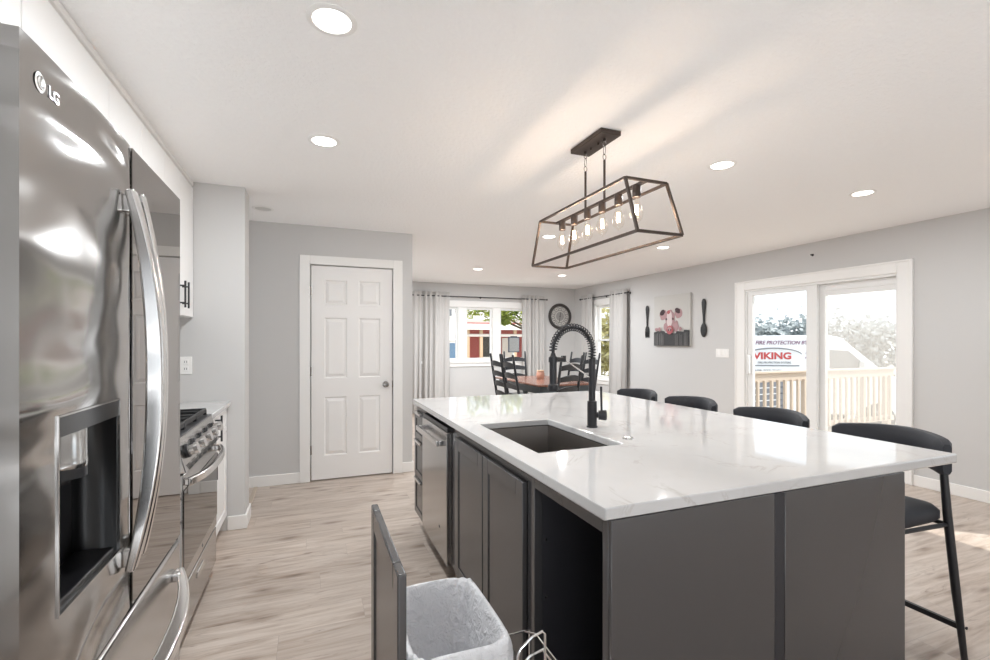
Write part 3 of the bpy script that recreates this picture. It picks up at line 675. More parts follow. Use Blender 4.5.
# helix round the arch
hx = []; turns = 29; npt = turns * 11
pl = [0.0]
for a, b in zip(path[:41], path[1:41]): pl.append(pl[-1] + (b-a).length)
tot = pl[-1]
for i in range(npt + 1):
    s_ = tot * i / npt; j = max(k for k in range(len(pl)) if pl[k] <= s_ + 1e-9); j = min(j, len(pl) - 2)
    f_ = (s_ - pl[j]) / (pl[j+1] - pl[j]); c_ = path[j].lerp(path[j+1], f_); tg_ = (path[j+1] - path[j]).normalized()
    u_ = sd.cross(Vector((0, 0, 1))).normalized(); w_ = tg_.cross(u_); ph = 2*PI*turns*i/npt
    hx.append(c_ + (u_*math.cos(ph) + w_*math.sin(ph)) * 0.0168)
MB().tube(hx, 0.0029, 6).obj('spring', 'black_metal', t_)
ep = path[-1]
MB().lathe([(0, 0.012), (0.0105, 0.012), (0.013, 0.0), (0.0175, -0.004), (0.0175, -0.132), (0.024, -0.138), (0.026, -0.156), (0.022, -0.164), (0, -0.164)], ep).obj('spray_head', 'black_metal', t_)
ar = MB().box(-0.0, 0.001, 0, 0.001, 0, 0.001); ar.bm.clear()
za = ep.z - 0.018; a0 = Vector((ep.x, ep.y, za)); a1 = a0 - sd * 0.062
ar.cyl(a0 - sd*0.012, a1, 0.0115, 12); ar.lathe([(0.0215, -0.012), (0.0215, 0.012), (0.0176, 0.012), (0.0176, -0.012)], a0)
ar.cyl(a1 + Vector((0, 0, -0.012)), a1 + Vector((0, 0, 0.018)), 0.009, 12)
ar.obj('docking_arm', 'black_metal', t_)
MB().cyl(a1, (FXc - 0.012, FYc, ST + 0.245), 0.0035, 8).obj('support_rod', 'steel_bright', t_)
t_ = MB().lathe([(0, 0.004), (0.006, 0.0045), (0.0105, 0.008), (0.012, 0.007), (0.023, 0.004), (0.024, 0)], (1.281, 1.675, ST)).obj('sink_hole_cover', 'chrome'); tag(t_, 'small round chrome cap in the countertop right of the sink', 'cap')
# island cabinets
GX = 0.722   # carcass front plane (fronts stand in front of it)
DFX = 0.702
t_ = thing('drawer_cabinet', 'grey three drawer island cabinet at the far end', 'cabinet', (1.0, 3.22, 0))
B(GX, 1.30, 3.085, 3.385, 0.1, SB - 0.001).obj('body', 'island_grey', t_, bevel=0.002); B(GX + 0.07, 1.30, 3.09, 3.38, 0, 0.1).obj('toe_kick', 'cabinet_white', t_)
for z0, z1 in ((0.645, 0.835), (0.376, 0.639), (0.11, 0.370)):
    dd = shaker(t_, GX - 0.001, 3.09, 3.38, z0, z1, 'island_grey', 0.019, 0.045, 'drawer', -1)
    MB().box(DFX - 0.018, DFX + 0.004, 3.14, 3.33, z1 - 0.012, z1 + 0.003).obj('handle', 'steel_bright', dd, bevel=0.003)
t_ = thing('dishwasher', 'stainless dishwasher with bar handle under the island countertop', 'dishwasher', (1.0, 2.77, 0))
B(GX + 0.02, 1.30, 2.475, 3.075, 0.1, 0.868).obj('body', 'panel_grey', t_); B(GX + 0.06, 1.2, 2.48, 3.07, 0.0, 0.1).obj('toe_kick', 'black_metal', t_)
dd = MB().box(DFX - 0.012, GX + 0.018, 2.478, 3.072, 0.105, 0.835).obj('door', 'steel', t_, bevel=0.004)
B(DFX - 0.006, GX + 0.018, 2.48, 3.07, 0.837, 0.862).obj('control_strip', 'black_gloss', t_)
h = MB().box(DFX - 0.062, DFX - 0.042, 2.51, 3.04, 0.757, 0.789)
for yv in (2.51, 3.02): h.box(DFX - 0.045, DFX - 0.010, yv, yv + 0.02, 0.757, 0.789)
h.obj('handle', 'steel_bright', dd, bevel=0.004)
MB().lathe([(0, 0.0), (0.009, 0.0), (0.009, -0.0012), (0, -0.0012)], (DFX - 0.012, 2.63, 0.27), 'X', 14).obj('emblem', 'panel_grey', dd)
t_ = thing('sink_cabinet', 'grey two door island cabinet under the sink', 'cabinet', (1.0, 1.96, 0))
b_ = MB(); b_.box(GX, GX + 0.02, 1.46, 2.47, 0.1, SB - 0.001)
b_.box(GX + 0.02, 1.30, 1.46, 1.478, 0.1, SB - 0.001); b_.box(GX + 0.02, 1.30, 2.45, 2.468, 0.1, SB - 0.001); b_.box(GX + 0.02, 1.30, 1.478, 2.45, 0.1, 0.12); b_.box(1.282, 1.30, 1.478, 2.45, 0.12, 0.64)
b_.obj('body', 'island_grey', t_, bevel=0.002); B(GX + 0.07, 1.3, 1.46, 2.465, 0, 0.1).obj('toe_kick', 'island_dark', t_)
for a, b in ((1.515, 1.928), (1.938, 2.362)):
    dd = shaker(t_, GX - 0.001, a, b, 0.115, 0.835, 'island_grey', 0.019, 0.062, 'door', -1)
t_ = thing('trash_cabinet', 'open grey island cabinet with its trash drawer pulled out', 'cabinet', (0.9, 1.22, 0))
b_ = MB(); ya, yb = 1.013, 1.455
b_.box(GX + 0.02, 1.30, ya + 0.0, ya + 0.017, 0.1, SB - 0.001); b_.box(GX + 0.02, 1.30, yb - 0.017, yb, 0.1, SB - 0.001); b_.box(GX + 0.02, 1.30, ya + 0.017, yb - 0.017, 0.1, 0.118); b_.box(1.282, 1.30, ya + 0.017, yb - 0.017, 0.118, SB - 0.001); b_.box(GX + 0.02, 1.282, ya + 0.017, yb - 0.017, SB - 0.02, SB - 0.001)
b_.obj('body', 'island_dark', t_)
f = MB(); f.box(GX - 0.012, GX + 0.019, ya - 0.002, ya + 0.022, 0.1, SB - 0.001); f.box(GX - 0.012, GX + 0.019, yb - 0.02, yb + 0.003, 0.1, SB - 0.001); f.box(GX - 0.012, GX + 0.019, ya + 0.022, yb - 0.02, 0.838, SB - 0.001); f.box(GX - 0.012, GX + 0.019, ya + 0.022, yb - 0.02, 0.1, 0.115)
f.obj('face_frame', 'island_grey', t_, bevel=0.0015)
for zz in (0.655, 0.456):
    MB().lathe([(0, -0.004), (0.004, -0.004), (0.005, 0)], (0.755, yb - 0.017, zz), 'Y', 10).obj('screw', 'steel_bright', t_)
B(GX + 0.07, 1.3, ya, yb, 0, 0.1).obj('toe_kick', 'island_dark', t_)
dd = MB()
dx0, dx1 = 0.172, 0.192; za_, zb2 = 0.115, 0.838; y0, y1 = 1.005, 1.475; rl = 0.062
dd.box(dx0, dx1, y0, y0+rl, za_, zb2); dd.box(dx0, dx1, y1-rl, y1, za_, zb2); dd.box(dx0, dx1, y0+rl, y1-rl, za_, za_+rl); dd.box(dx0, dx1, y0+rl, y1-rl, zb2-rl, zb2); dd.box(dx0+0.005, dx1, y0+rl, y1-rl, za_+rl, zb2-rl)
door = dd.obj('door', 'island_grey', t_, bevel=0.004)
# chrome wire pull-out frame
wr = MB(); r = 0.0032
def loop(z, x0, x1, y0, y1, c=0.03): return [(x0+c,y0,z),(x1-c,y0,z),(x1,y0+c,z),(x1,y1-c,z),(x1-c,y1,z),(x0+c,y1,z),(x0,y1-c,z),(x0,y0+c,z)]
wr.tube(loop(0.36, 0.197, 0.70, 1.048, 1.432), r, 8, closed=True); wr.tube(loop(0.17, 0.197, 0.70, 1.048, 1.432), r, 8, closed=True)
for x in (0.30, 0.50, 0.69):
    for yv in (1.048, 1.432): wr.cyl((x, yv, 0.165), (x, yv, 0.36), r, 8)
wr.tube([(0.475, 1.052, 0.36), (0.475, 1.052, 0.56), (0.482, 1.052, 0.578), (0.515, 1.052, 0.600), (0.543, 1.052, 0.608), (0.550, 1.052, 0.600), (0.552, 1.052, 0.36)], r, 8)
wr.tube([(0.485, 1.10, 0.17), (0.485, 1.10, 0.48), (0.53, 1.10, 0.517), (0.572, 1.10, 0.527), (0.578, 1.10, 0.52), (0.578, 1.10, 0.17)], r, 8)
wr.cyl((0.574, 1.10, 0.522), (0.60, 1.10, 0.485), 0.005, 8)
for yv in (1.10, 1.17, 1.24, 1.31, 1.38): wr.cyl((0.197, yv, 0.17), (0.70, yv, 0.17), r, 6)
for yv in (1.06, 1.42): wr.box(0.195, 0.76, yv - 0.008, yv + 0.008, 0.135, 0.163)
wr.obj('wire_rack', 'chrome', t_)
# trash bin and liner
t_ = thing('trash_bin', 'pale pink trash bin in the pulled out cabinet rack', 'bin', (0.35, 1.24, 0.175))
bx0, bx1, by0, by1, bz0, bz1 = 0.218, 0.468, 1.066, 1.414, 0.176, 0.585
def rrect(x0, x1, y0, y1, c, z, n=5):
    pts = []
    for cx, cy, a0 in ((x1-c, y1-c, 0), (x0+c, y1-c, 90), (x0+c, y0+c, 180), (x1-c, y0+c, 270)):
        for i in range(n+1):
            a = math.radians(a0 + 90*i/n); pts.append((cx + c*math.cos(a), cy + c*math.sin(a), z))
    return pts
def rings(mb, rs):
    R = [[mb.bm.verts.new(p) for p in r_] for r_ in rs]
    for A, B_ in zip(R, R[1:]):
        n = len(A)
        for k in range(n): mb.bm.faces.new((A[k], A[(k+1) % n], B_[(k+1) % n], B_[k]))
    return R
k = MB(); R = rings(k, [rrect(bx0+0.035, bx1-0.035, by0+0.035, by1-0.035, 0.03, bz0), rrect(bx0+0.004, bx1-0.004, by0+0.004, by1-0.004, 0.04, bz1 - 0.02), rrect(bx0+0.0, bx1-0.0, by0, by1, 0.045, bz1)])
k.bm.faces.new(R[0][::-1]); k.obj('bin_body', 'bin_pink', t_, solid=0.003)
k = MB(); rs = []
lay = [(-0.006, 0.485), (-0.009, 0.53), (-0.008, 0.575), (-0.004, 0.594), (0.006, 0.597), (0.014, 0.585), (0.022, 0.52), (0.032, 0.42), (0.045, 0.30), (0.06, 0.215)]
for j, (ins, z) in enumerate(lay):
    pts = rrect(bx0+ins, bx1-ins, by0+ins, by1-ins, 0.045, z, 9); out = []
    for q, p in enumerate(pts):
        amp = 0.0035 if j in (3, 4) else 0.006
        wv_ = math.sin(q*1.9 + j*0.8) * 0.8 + math.sin(q*0.83 + j*1.7) * 0.5 + random.uniform(-0.5, 0.5)
        n_ = Vector((p[0] - (bx0+bx1)/2, p[1] - (by0+by1)/2, 0)).normalized()
        zz = p[2] + (random.uniform(-0.016, 0.016) if j == 0 else wv_ * 0.006)
        if j < 3: v_ = Vector(p) + n_ * (abs(wv_) * 0.006)
        elif j > 5: v_ = Vector(p) - n_ * (abs(wv_) * amp * 2.2)
        else: v_ = Vector(p)
        out.append((v_.x, v_.y, zz))
    rs.append(out)
R = rings(k, rs); k.bm.faces.new(R[-1])
tag(k.obj('trash_liner', 'liner_plastic', smooth=60, sub=1), 'crumpled white plastic trash bag lining the bin', 'bag')
# end panels and back boxes
t_ = thing('island_end_panel', 'flat grey island end panel next to the open cabinet', 'panel', (1.01, 1.0, 0))
B(0.712, 1.298, 0.998, 1.010, 0.0, SB - 0.001).obj('board', 'island_grey', t_, bevel=0.0015)
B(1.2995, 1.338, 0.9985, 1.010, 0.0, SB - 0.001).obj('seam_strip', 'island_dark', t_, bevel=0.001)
t_ = thing('island_back_cabinet', 'grey island back section under the stool overhang', 'cabinet', (1.65, 2.2, 0))
B(1.340, 1.938, 0.997, 3.385, 0.0, SB - 0.001).obj('body', 'island_grey', t_, bevel=0.002)
f = MB()
for a in (1.0, 1.8, 2.6): shaker(t_, 1.938, a + 0.005, a + 0.78, 0.11, SB - 0.04, 'island_grey', 0.018, 0.06, 'panel')

# ------------------------------------------------------------------ bar stools (local coordinates, sitter faces -X)
def make_stool():
    t_ = local(thing('bar_stool', 'black padded bar stool nearest the camera at the countertop corner', 'stool', (0, 0, 0), 'bar stools along the island'))
    s_ = MB(); zz = 0.655
    def sr(ix, z): return rrect(-0.22+ix, 0.155-ix, -0.205+ix, 0.205-ix, 0.06, z, 5)
    R = rings(s_, [sr(0.012, zz-0.07), sr(0.0, zz-0.055), sr(0.0, zz-0.025), sr(0.015, zz-0.006), sr(0.05, zz), sr(0.11, zz+0.003)])
    s_.bm.faces.new(R[0][::-1]); s_.bm.faces.new(R[-1]); s_.obj('seat', 'stool_fabric', t_, smooth=60)
    # curved padded back
    bk_ = MB(); n = 22; Rr = []
    for i in range(n + 1):
        t2 = -1 + 2*i/n; yv = t2 * 0.228; xv = 0.235 - 0.125 * t2*t2
        tx, ty = -0.25*t2/0.228, 1.0; l_ = math.hypot(tx, ty); nx, ny = ty/l_, -tx/l_
        e_ = 1 - max(0, (abs(t2) - 0.86) / 0.14)**2 * 0.45; hh = 0.074 * (0.9 + 0.1*e_) * (1 if abs(t2) < 0.97 else 0.85); th = 0.026 * e_
        zc = 0.852 + 0.016 * (1 - t2*t2)
        prof = [(-0.6,-1),(0.6,-1),(1,-0.8),(1,0.8),(0.6,1),(-0.6,1),(-1,0.8),(-1,-0.8)]
        Rr.append([(xv + nx*th*a + 0.0*b, yv + ny*th*a, zc + hh*b) for a, b in prof])
    R = rings(bk_, Rr); bk_.bm.faces.new(R[0][::-1]); bk_.bm.faces.new(R[-1]); bk_.obj('backrest', 'stool_fabric', t_, smooth=50)
    for s2 in (-1, 1):
        MB().tube([(0.19, 0.253*s2, 0.0), (0.185, 0.25*s2, 0.02), (0.163, 0.232*s2, 0.30), (0.140, 0.214*s2, 0.62), (0.128, 0.203*s2, 0.86)], [0.009, 0.011, 0.0155, 0.0155, 0.013], 12).obj('leg', 'black_metal', t_)
        MB().tube([(-0.25, 0.235*s2, 0.0), (-0.245, 0.233*s2, 0.02), (-0.20, 0.19*s2, 0.585)], [0.009, 0.011, 0.0155], 12).obj('leg', 'black_metal', t_)
        MB().cyl((0.142, 0.214*s2, 0.575), (-0.20, 0.19*s2, 0.575), 0.009, 10).obj('seat_rail', 'black_metal', t_)
        MB().lathe([(0, 0.0), (0.006, 0.0), (0.007, 0.004*s2), (0, 0.006*s2)], (0.175, 0.258*s2, 0.16), 'Y', 10).obj('bolt', 'black_metal', t_)
    MB().cyl((0.142, -0.214, 0.575), (0.142, 0.214, 0.575), 0.009, 10).obj('seat_rail', 'black_metal', t_)
    MB().cyl((-0.20, -0.19, 0.575), (-0.20, 0.19, 0.575), 0.009, 10).obj('seat_rail', 'black_metal', t_)
    MB().bar([(0.174, -0.243, 0.155), (0.174, 0.243, 0.155)], 0.016, 0.022, side=(0, 0, 1)).obj('stretcher', 'black_metal', t_)
    MB().bar([(-0.236, -0.225, 0.2), (-0.236, 0.225, 0.2)], 0.022, 0.016, side=(0, 0, 1)).obj('footrest', 'black_metal', t_)
    return t_
st0 = make_stool(); st0.location = (2.33, 1.335, 0)
dup(st0, (2.345, 1.94, 0), 0, 'black padded bar stool in front of the sliding door\'s left pane')
dup(st0, (2.345, 2.55, 0), 0, 'black padded bar stool below the wall switch, third from camera')
dup(st0, (2.345, 3.13, 0), 0, 'black padded bar stool farthest along the island, by the curtain')

# ------------------------------------------------------------------ ceiling lights
def can_light(name, x, y, lab, on=True, r=0.078, watts=CAN_W):
    t_ = thing(name, lab, 'ceiling light', (x, y, CE), 'recessed ceiling lights')
    MB().lathe([(r - 0.016, -0.001), (r - 0.014, -0.005), (r, -0.005), (r + 0.006, -0.002), (r + 0.006, -0.0002)], (x, y, CE), seg=40).obj('trim_ring', 'trim_white', t_)
    lens = MB().lathe([(0, -0.0025), (r - 0.016, -0.0025), (r - 0.016, -0.0005), (0, -0.0005)], (x, y, CE), seg=40).obj('lens', 'lamp_lens' if on else 'lamp_lens_off', t_)
    if on:
        ld_ = bpy.data.lights.new('downlight', 'AREA'); ld_.shape = 'DISK'; ld_.size = 0.12; ld_.energy = watts; ld_.color = (0.93, 0.97, 1.0)
        lo = bpy.data.objects.new('downlight', ld_); C.objects.link(lo); lo.parent = t_; lo.location = (0, 0, -0.008)
for x, y, w_, lab in ((0.067, 1.696, 8, 'largest round recessed ceiling light above the refrigerator aisle'), (0.067, 2.734, 8, 'round recessed ceiling light in front of the pantry door'),
                  (2.39, 2.195, 5, 'round recessed ceiling light right of the pendant'), (3.814, 2.228, 8, 'round recessed ceiling light nearest the sliding door'),
                  (2.374, 6.733, 34, 'tiny recessed ceiling light above the dining window curtain'), (3.916, 6.874, 14, 'tiny recessed ceiling light near the dining corner'),
                  (3.845, 4.378, 4, 'small recessed ceiling light just under the pendant frame\'s right end'), (2.331, 4.365, 11, 'small recessed ceiling light seen through the pendant frame')):
    can_light('recessed_light', x, y, lab, watts=w_)
can_light('recessed_light', -0.371, 4.313, 'unlit recessed ceiling light at the hallway opening', False)

# ------------------------------------------------------------------ pendant
PX, PY = 1.449, 2.185; zt, zb = 2.085, 1.822
t_ = thing('pendant_light', 'black open frame linear pendant with six bare bulbs over island', 'pendant light', (PX, PY, CE))
cn = MB().box(PX - 0.062, PX + 0.062, PY - 0.152, PY + 0.152, CE - 0.026, CE - 0.0005).obj('canopy', 'bronze_black', t_, bevel=0.003)
for yv in (-0.035, 0.035): MB().lathe([(0, -0.013), (0.005, -0.012), (0.006, 0)], (PX, PY + yv, CE - 0.026), seg=12).obj('screw', 'bronze_black', cn)
for s_ in (-1, 1):
    yv = PY + 0.092 * s_; sm = MB()
    sm.cyl((PX, yv, CE - 0.14), (PX, yv, zt), 0.0065, 12)
    so = sm.obj('stem', 'bronze_black', t_)
    MB().cyl((PX, yv, CE - 0.04), (PX, yv, CE - 0.026), 0.008, 12).obj('stem_cap', 'bronze_black', t_)
    for j, zc in enumerate((CE - 0.052, CE - 0.088, CE - 0.124)):
        pts = [((math.cos(a)*0.0095 if j % 2 == 0 else 0), (0 if j % 2 == 0 else math.cos(a)*0.0095), math.sin(a)*(0.015 if j != 1 else 0.024)) for a in [2*PI*k/16 for k in range(16)]]
        MB().tube([(PX + a, yv + b, zc + c) for a, b, c in pts], 0.0022, 6, closed=True).obj('chain_link', 'nickel', t_)
f = MB(); bw = 0.0125
T = [(PX + sx_*0.118, PY + sy_*0.425, zt) for sx_, sy_ in ((-1,-1),(1,-1),(1,1),(-1,1))]
Bt = [(PX + sx_*0.125, PY + sy_*0.518, zb) for sx_, sy_ in ((-1,-1),(1,-1),(1,1),(-1,1))]
for k in range(4):
    q = (k+1) % 4
    f.bar([T[k], T[q]], bw, bw); f.bar([Bt[k], Bt[q]], bw, bw); f.bar([T[k], Bt[k]], bw, bw, side=(1, 0, 0))
f.obj('frame', 'bronze_black', t_, bevel=0.001)
MB().bar([(PX, PY - 0.425, zt), (PX, PY + 0.425, zt)], 0.02, 0.012).obj('lamp_bar', 'bronze_black', t_)
for k in range(6):
    yv = PY - 0.355 + 0.142 * k
    sk = MB().lathe([(0, 0.0), (0.019, 0.0), (0.02, -0.004), (0.02, -0.058), (0.016, -0.06), (0, -0.06)], (PX, yv, zt), seg=20).obj('lamp_socket', 'bronze_black', t_)
    MB().lathe([(0.012, -0.058), (0.0135, -0.075), (0.02, -0.095), (0.028, -0.118), (0.0315, -0.135), (0.029, -0.152), (0.020, -0.168), (0.009, -0.176), (0.006, -0.183), (0, -0.186)], (PX, yv, zt), seg=24).obj('bulb', 'bulb_glass', sk)
    fl = MB()
    for a in range(4):
        c_, s2 = math.cos(a*PI/2)*0.006, math.sin(a*PI/2)*0.006
        fl.cyl((PX + c_, yv + s2, zt - 0.095), (PX + c_*1.3, yv + s2*1.3, zt - 0.142), 0.0016, 6)
    fl.obj('filament', 'filament', sk)
    ld_ = bpy.data.lights.new('bulb_light', 'POINT'); ld_.energy = BULB_W; ld_.color = (1, 0.90, 0.82); ld_.shadow_soft_size = 0.028
    lo = bpy.data.objects.new('bulb_light', ld_); C.objects.link(lo); lo.parent = t_; lo.location = (0, yv - PY, zt - 0.12 - CE)

# ------------------------------------------------------------------ curtains
def curtain(name, lab, p0, p1, z0, z1, depth, folds, sway=(0, 0), seed=0, spread=1.0):
    rnd = random.Random(seed); ph = [rnd.uniform(0, 6.28) for _ in range(6)]
    p0 = Vector((*p0, 0)); p1 = Vector((*p1, 0)); dr = p1 - p0; nr = Vector((-dr.y, dr.x, 0)).normalized()
    def fn(u, v):
        z = z1 + (z0 - z1) * v
        a = u * folds * 2*PI
        off = depth * (math.sin(a + 0.5*math.sin(ph[1] + v*2.0)) * (0.55 + 0.45*math.sin(u*7 + ph[2] + v*0.8)) + 0.35*math.sin(a*0.47 + ph[3] + v*1.1))
        off *= (0.7 + 0.5*v) 
        lat = 0.012*math.sin(a*2 + ph[4]) * v
        q = p0 + dr * ((u - 0.5) * (1 + (spread-1)*v) + 0.5) + nr*off + Vector((sway[0], sway[1], 0))*v*v + dr.normalized()*lat
        return (q.x, q.y, z)
    o = MB().grid(fn, int(folds*14), 14).obj(name, 'curtain_cloth', smooth=80, solid=0.003)
    return tag(o, lab, 'curtain', 'grey dining room curtains')
yc = YB - 0.085
curtain('curtain', 'grey curtain left of the triple dining window', (1.70, yc), (2.43, yc), 0.02, 2.262, 0.05, 7.5, seed=1)
curtain('curtain', 'grey curtain between the triple window and the wall clock', (3.94, yc), (4.44, yc), 0.02, 2.262, 0.05, 5.5, seed=5)
xc = XR - 0.085
curtain('curtain', 'narrow grey curtain by the room corner, far side of the side window', (xc, 8.17), (xc, 7.80), 0.02, 2.262, 0.03, 5, seed=3)
curtain('curtain', 'grey curtain nearer the fork and canvas, side window', (xc, 7.23), (xc, 6.76), 0.02, 2.262, 0.035, 5.5, seed=8, sway=(-0.02, 0.03), spread=1.08)
def rod(lab, a, b, br_, wallvec):
    t_ = thing('curtain_rod', lab, 'curtain rod', a, 'black curtain rods')
    MB().cyl(a, b, 0.0095, 12).obj('rod', 'black_metal', t_)
    dr = (Vector(b) - Vector(a)).normalized()
    for p, s_ in ((a, -1), (b, 1)):
        p = Vector(p); MB().tube([p, p + dr*s_*0.012, p + dr*s_*0.022, p + dr*s_*0.036, p + dr*s_*0.046], [0.008, 0.008, 0.018, 0.018, 0.006], 12).obj('finial', 'black_metal', t_)
    for q in br_:
        q = Vector(q); MB().cyl(q, q + Vector(wallvec), 0.006, 8).cyl(q + Vector(wallvec)*0.93, q + Vector(wallvec), 0.02, 12).obj('bracket', 'black_metal', t_)
rod('long black curtain rod above the triple dining window', (1.66, yc, 2.185), (4.47, yc, 2.185), [(1.72, yc, 2.185), (3.08, yc, 2.185), (4.45, yc, 2.185)], (0, YB - yc, 0))
rod('short black curtain rod above the side window', (xc, 8.22, 2.185), (xc, 6.72, 2.185), [(xc, 8.19, 2.185), (xc, 7.45, 2.185), (xc, 6.75, 2.185)], (XR - xc, 0, 0))

# ------------------------------------------------------------------ wall things
cx, cz = 4.84, 1.853
t_ = thing('wall_clock', 'round dark wall clock on the dining wall by the corner', 'clock', (cx, YB, cz))
MB().lathe([(0, 0), (0.262, 0), (0.272, -0.02), (0.262, -0.042), (0.235, -0.046), (0.215, -0.036), (0.212, -0.014), (0, -0.014)], (cx, YB, cz), 'Y', 56).obj('rim', 'clock_dark', t_)
fc = MB().lathe([(0, -0.018), (0.212, -0.018), (0.212, -0.013), (0, -0.013)], (cx, YB, cz), 'Y', 48).obj('dial', 'clock_face', t_)
ro = ['XII', 'I', 'II', 'III', 'IIII', 'V', 'VI', 'VII', 'VIII', 'IX', 'X', 'XI']
for k in range(12):
    a = PI/2 - k*PI/6; px, pz = cx + 0.165*math.cos(a), cz + 0.165*math.sin(a)
    MB().lathe([(0, -0.0205), (0.034, -0.0205), (0.034, -0.018), (0, -0.018)], (px, YB, pz), 'Y', 16).obj('medallion', 'clock_pale', fc)
    text_obj('numeral', ro[k], 'clock_dark', fc, (px, YB - 0.0212, pz - 0.013), (PI/2, 0, 0), 0.036, 0.0005, align='CENTER', bold=0.0008)
MB().lathe([(0.095, -0.0205), (0.115, -0.0205), (0.115, -0.0175), (0.095, -0.0175)], (cx, YB, cz), 'Y', 40).obj('inner_ring', 'clock_pale', fc)
for a, l_ in ((math.radians(82), 0.085), (math.radians(262), 0.13)):
    MB().bar([(cx - 0.02*math.cos(a), YB - 0.026, cz - 0.02*math.sin(a)), (cx + l_*math.cos(a), YB - 0.026, cz + l_*math.sin(a))], 0.010, 0.003, side=(0, 1, 0)).obj('hand', 'clock_dark', t_)
MB().lathe([(0, -0.03), (0.012, -0.028), (0.012, -0.018)], (cx, YB, cz), 'Y', 14).obj('hub', 'clock_dark', t_)
# canvas picture (drawn in its own plane: a = along -Y to the viewer's right, b = up)
AY, AZ = 6.094, 1.262; AW, AH = 0.769, 0.79
t_ = thing('canvas_picture', 'square canvas of a pink pig peeking over a grey fence', 'picture', (XR, AY - AW/2, AZ))
B(XR - 0.036, XR - 0.001, AY - AW, AY, AZ, AZ + AH).obj('canvas', 'art_sky', t_, bevel=0.003)
lev = [XR - 0.0365]
def flat(outline, m, name):
    lev[0] -= 0.0007
    MB().prism([(lev[0], AY - a*AW, AZ + b*AH) for a, b in outline], (0.0006, 0, 0)).obj(name, m, t_)
def blob(cx_, cy_, rx, ry, m, name, n=18, rot=0, jag=0.0):
    pts = []
    for i in range(n):
        a = 2*PI*i/n; k_ = 1 + random.uniform(-jag, jag); x, y = rx*k_*math.cos(a), ry*k_*math.sin(a)
        pts.append((cx_ + x*math.cos(rot) - y*math.sin(rot), cy_ + x*math.sin(rot) + y*math.cos(rot)))
    flat(pts, m, name)
blob(0.27, 0.62, 0.105, 0.10, 'art_pink', 'painted_ear', 16, 0.5, 0.12); blob(0.25, 0.66, 0.075, 0.055, 'art_dark', 'painted_ear', 14, 0.5, 0.15)
blob(0.70, 0.63, 0.105, 0.10, 'art_pink', 'painted_ear', 16, -0.5, 0.12); blob(0.68, 0.68, 0.075, 0.05, 'art_dark', 'painted_ear', 14, -0.6, 0.15)
blob(0.37, 0.38, 0.08, 0.10, 'art_pink', 'painted_shoulder', 14, 0, 0.15); blob(0.63, 0.38, 0.08, 0.11, 'art_pink', 'painted_shoulder', 14, 0, 0.15)
blob(0.47, 0.52, 0.135, 0.19, 'art_pink', 'painted_head', 20, 0, 0.08); blob(0.455, 0.53, 0.075, 0.18, 'art_pale', 'painted_head', 18, 0.05, 0.08)
blob(0.43, 0.67, 0.05, 0.035, 'art_red', 'painted_forelock', 10, 0.2, 0.25); blob(0.37, 0.53, 0.022, 0.026, 'art_dark', 'painted_eye', 10); blob(0.555, 0.53, 0.022, 0.026, 'art_dark', 'painted_eye', 10)
top = [0.285, 0.30, 0.29, 0.275, 0.30, 0.285, 0.305, 0.29]
flat([(0.003, 0.004), (0.997, 0.004), (0.997, 0.305), (0.86, 0.31), (0.84, 0.275), (0.66, 0.29), (0.64, 0.25), (0.34, 0.26), (0.32, 0.295), (0.16, 0.30), (0.003, 0.275)], 'art_fence', 'painted_fence')
for a, b, h_ in ((0.02, 0.14, 0.27), (0.17, 0.31, 0.28), (0.62, 0.72, 0.25), (0.74, 0.83, 0.26), (0.86, 0.97, 0.285)):
    for q in range(3):
        w_ = (b - a) / 3; flat([(a + w_*q + 0.004, 0.012), (a + w_*(q+0.62), 0.012), (a + w_*(q+0.55), h_ - random.uniform(0.01, 0.06)), (a + w_*q + 0.008, h_ - random.uniform(0.01, 0.05))], 'art_fence_light', 'painted_plank')
blob(0.485, 0.315, 0.095, 0.085, 'art_red', 'painted_snout', 16, 0, 0.05); blob(0.48, 0.335, 0.06, 0.04, 'art_pink', 'painted_snout', 12, 0, 0.1)
for a in (0.45, 0.515): blob(a, 0.315, 0.014, 0.02, 'art_dark', 'painted_nostril', 8)
for a in (0.10, 0.19, 0.78): blob(a, 0.33, 0.045, 0.04, 'art_pink', 'painted_trotter', 10, 0, 0.2)
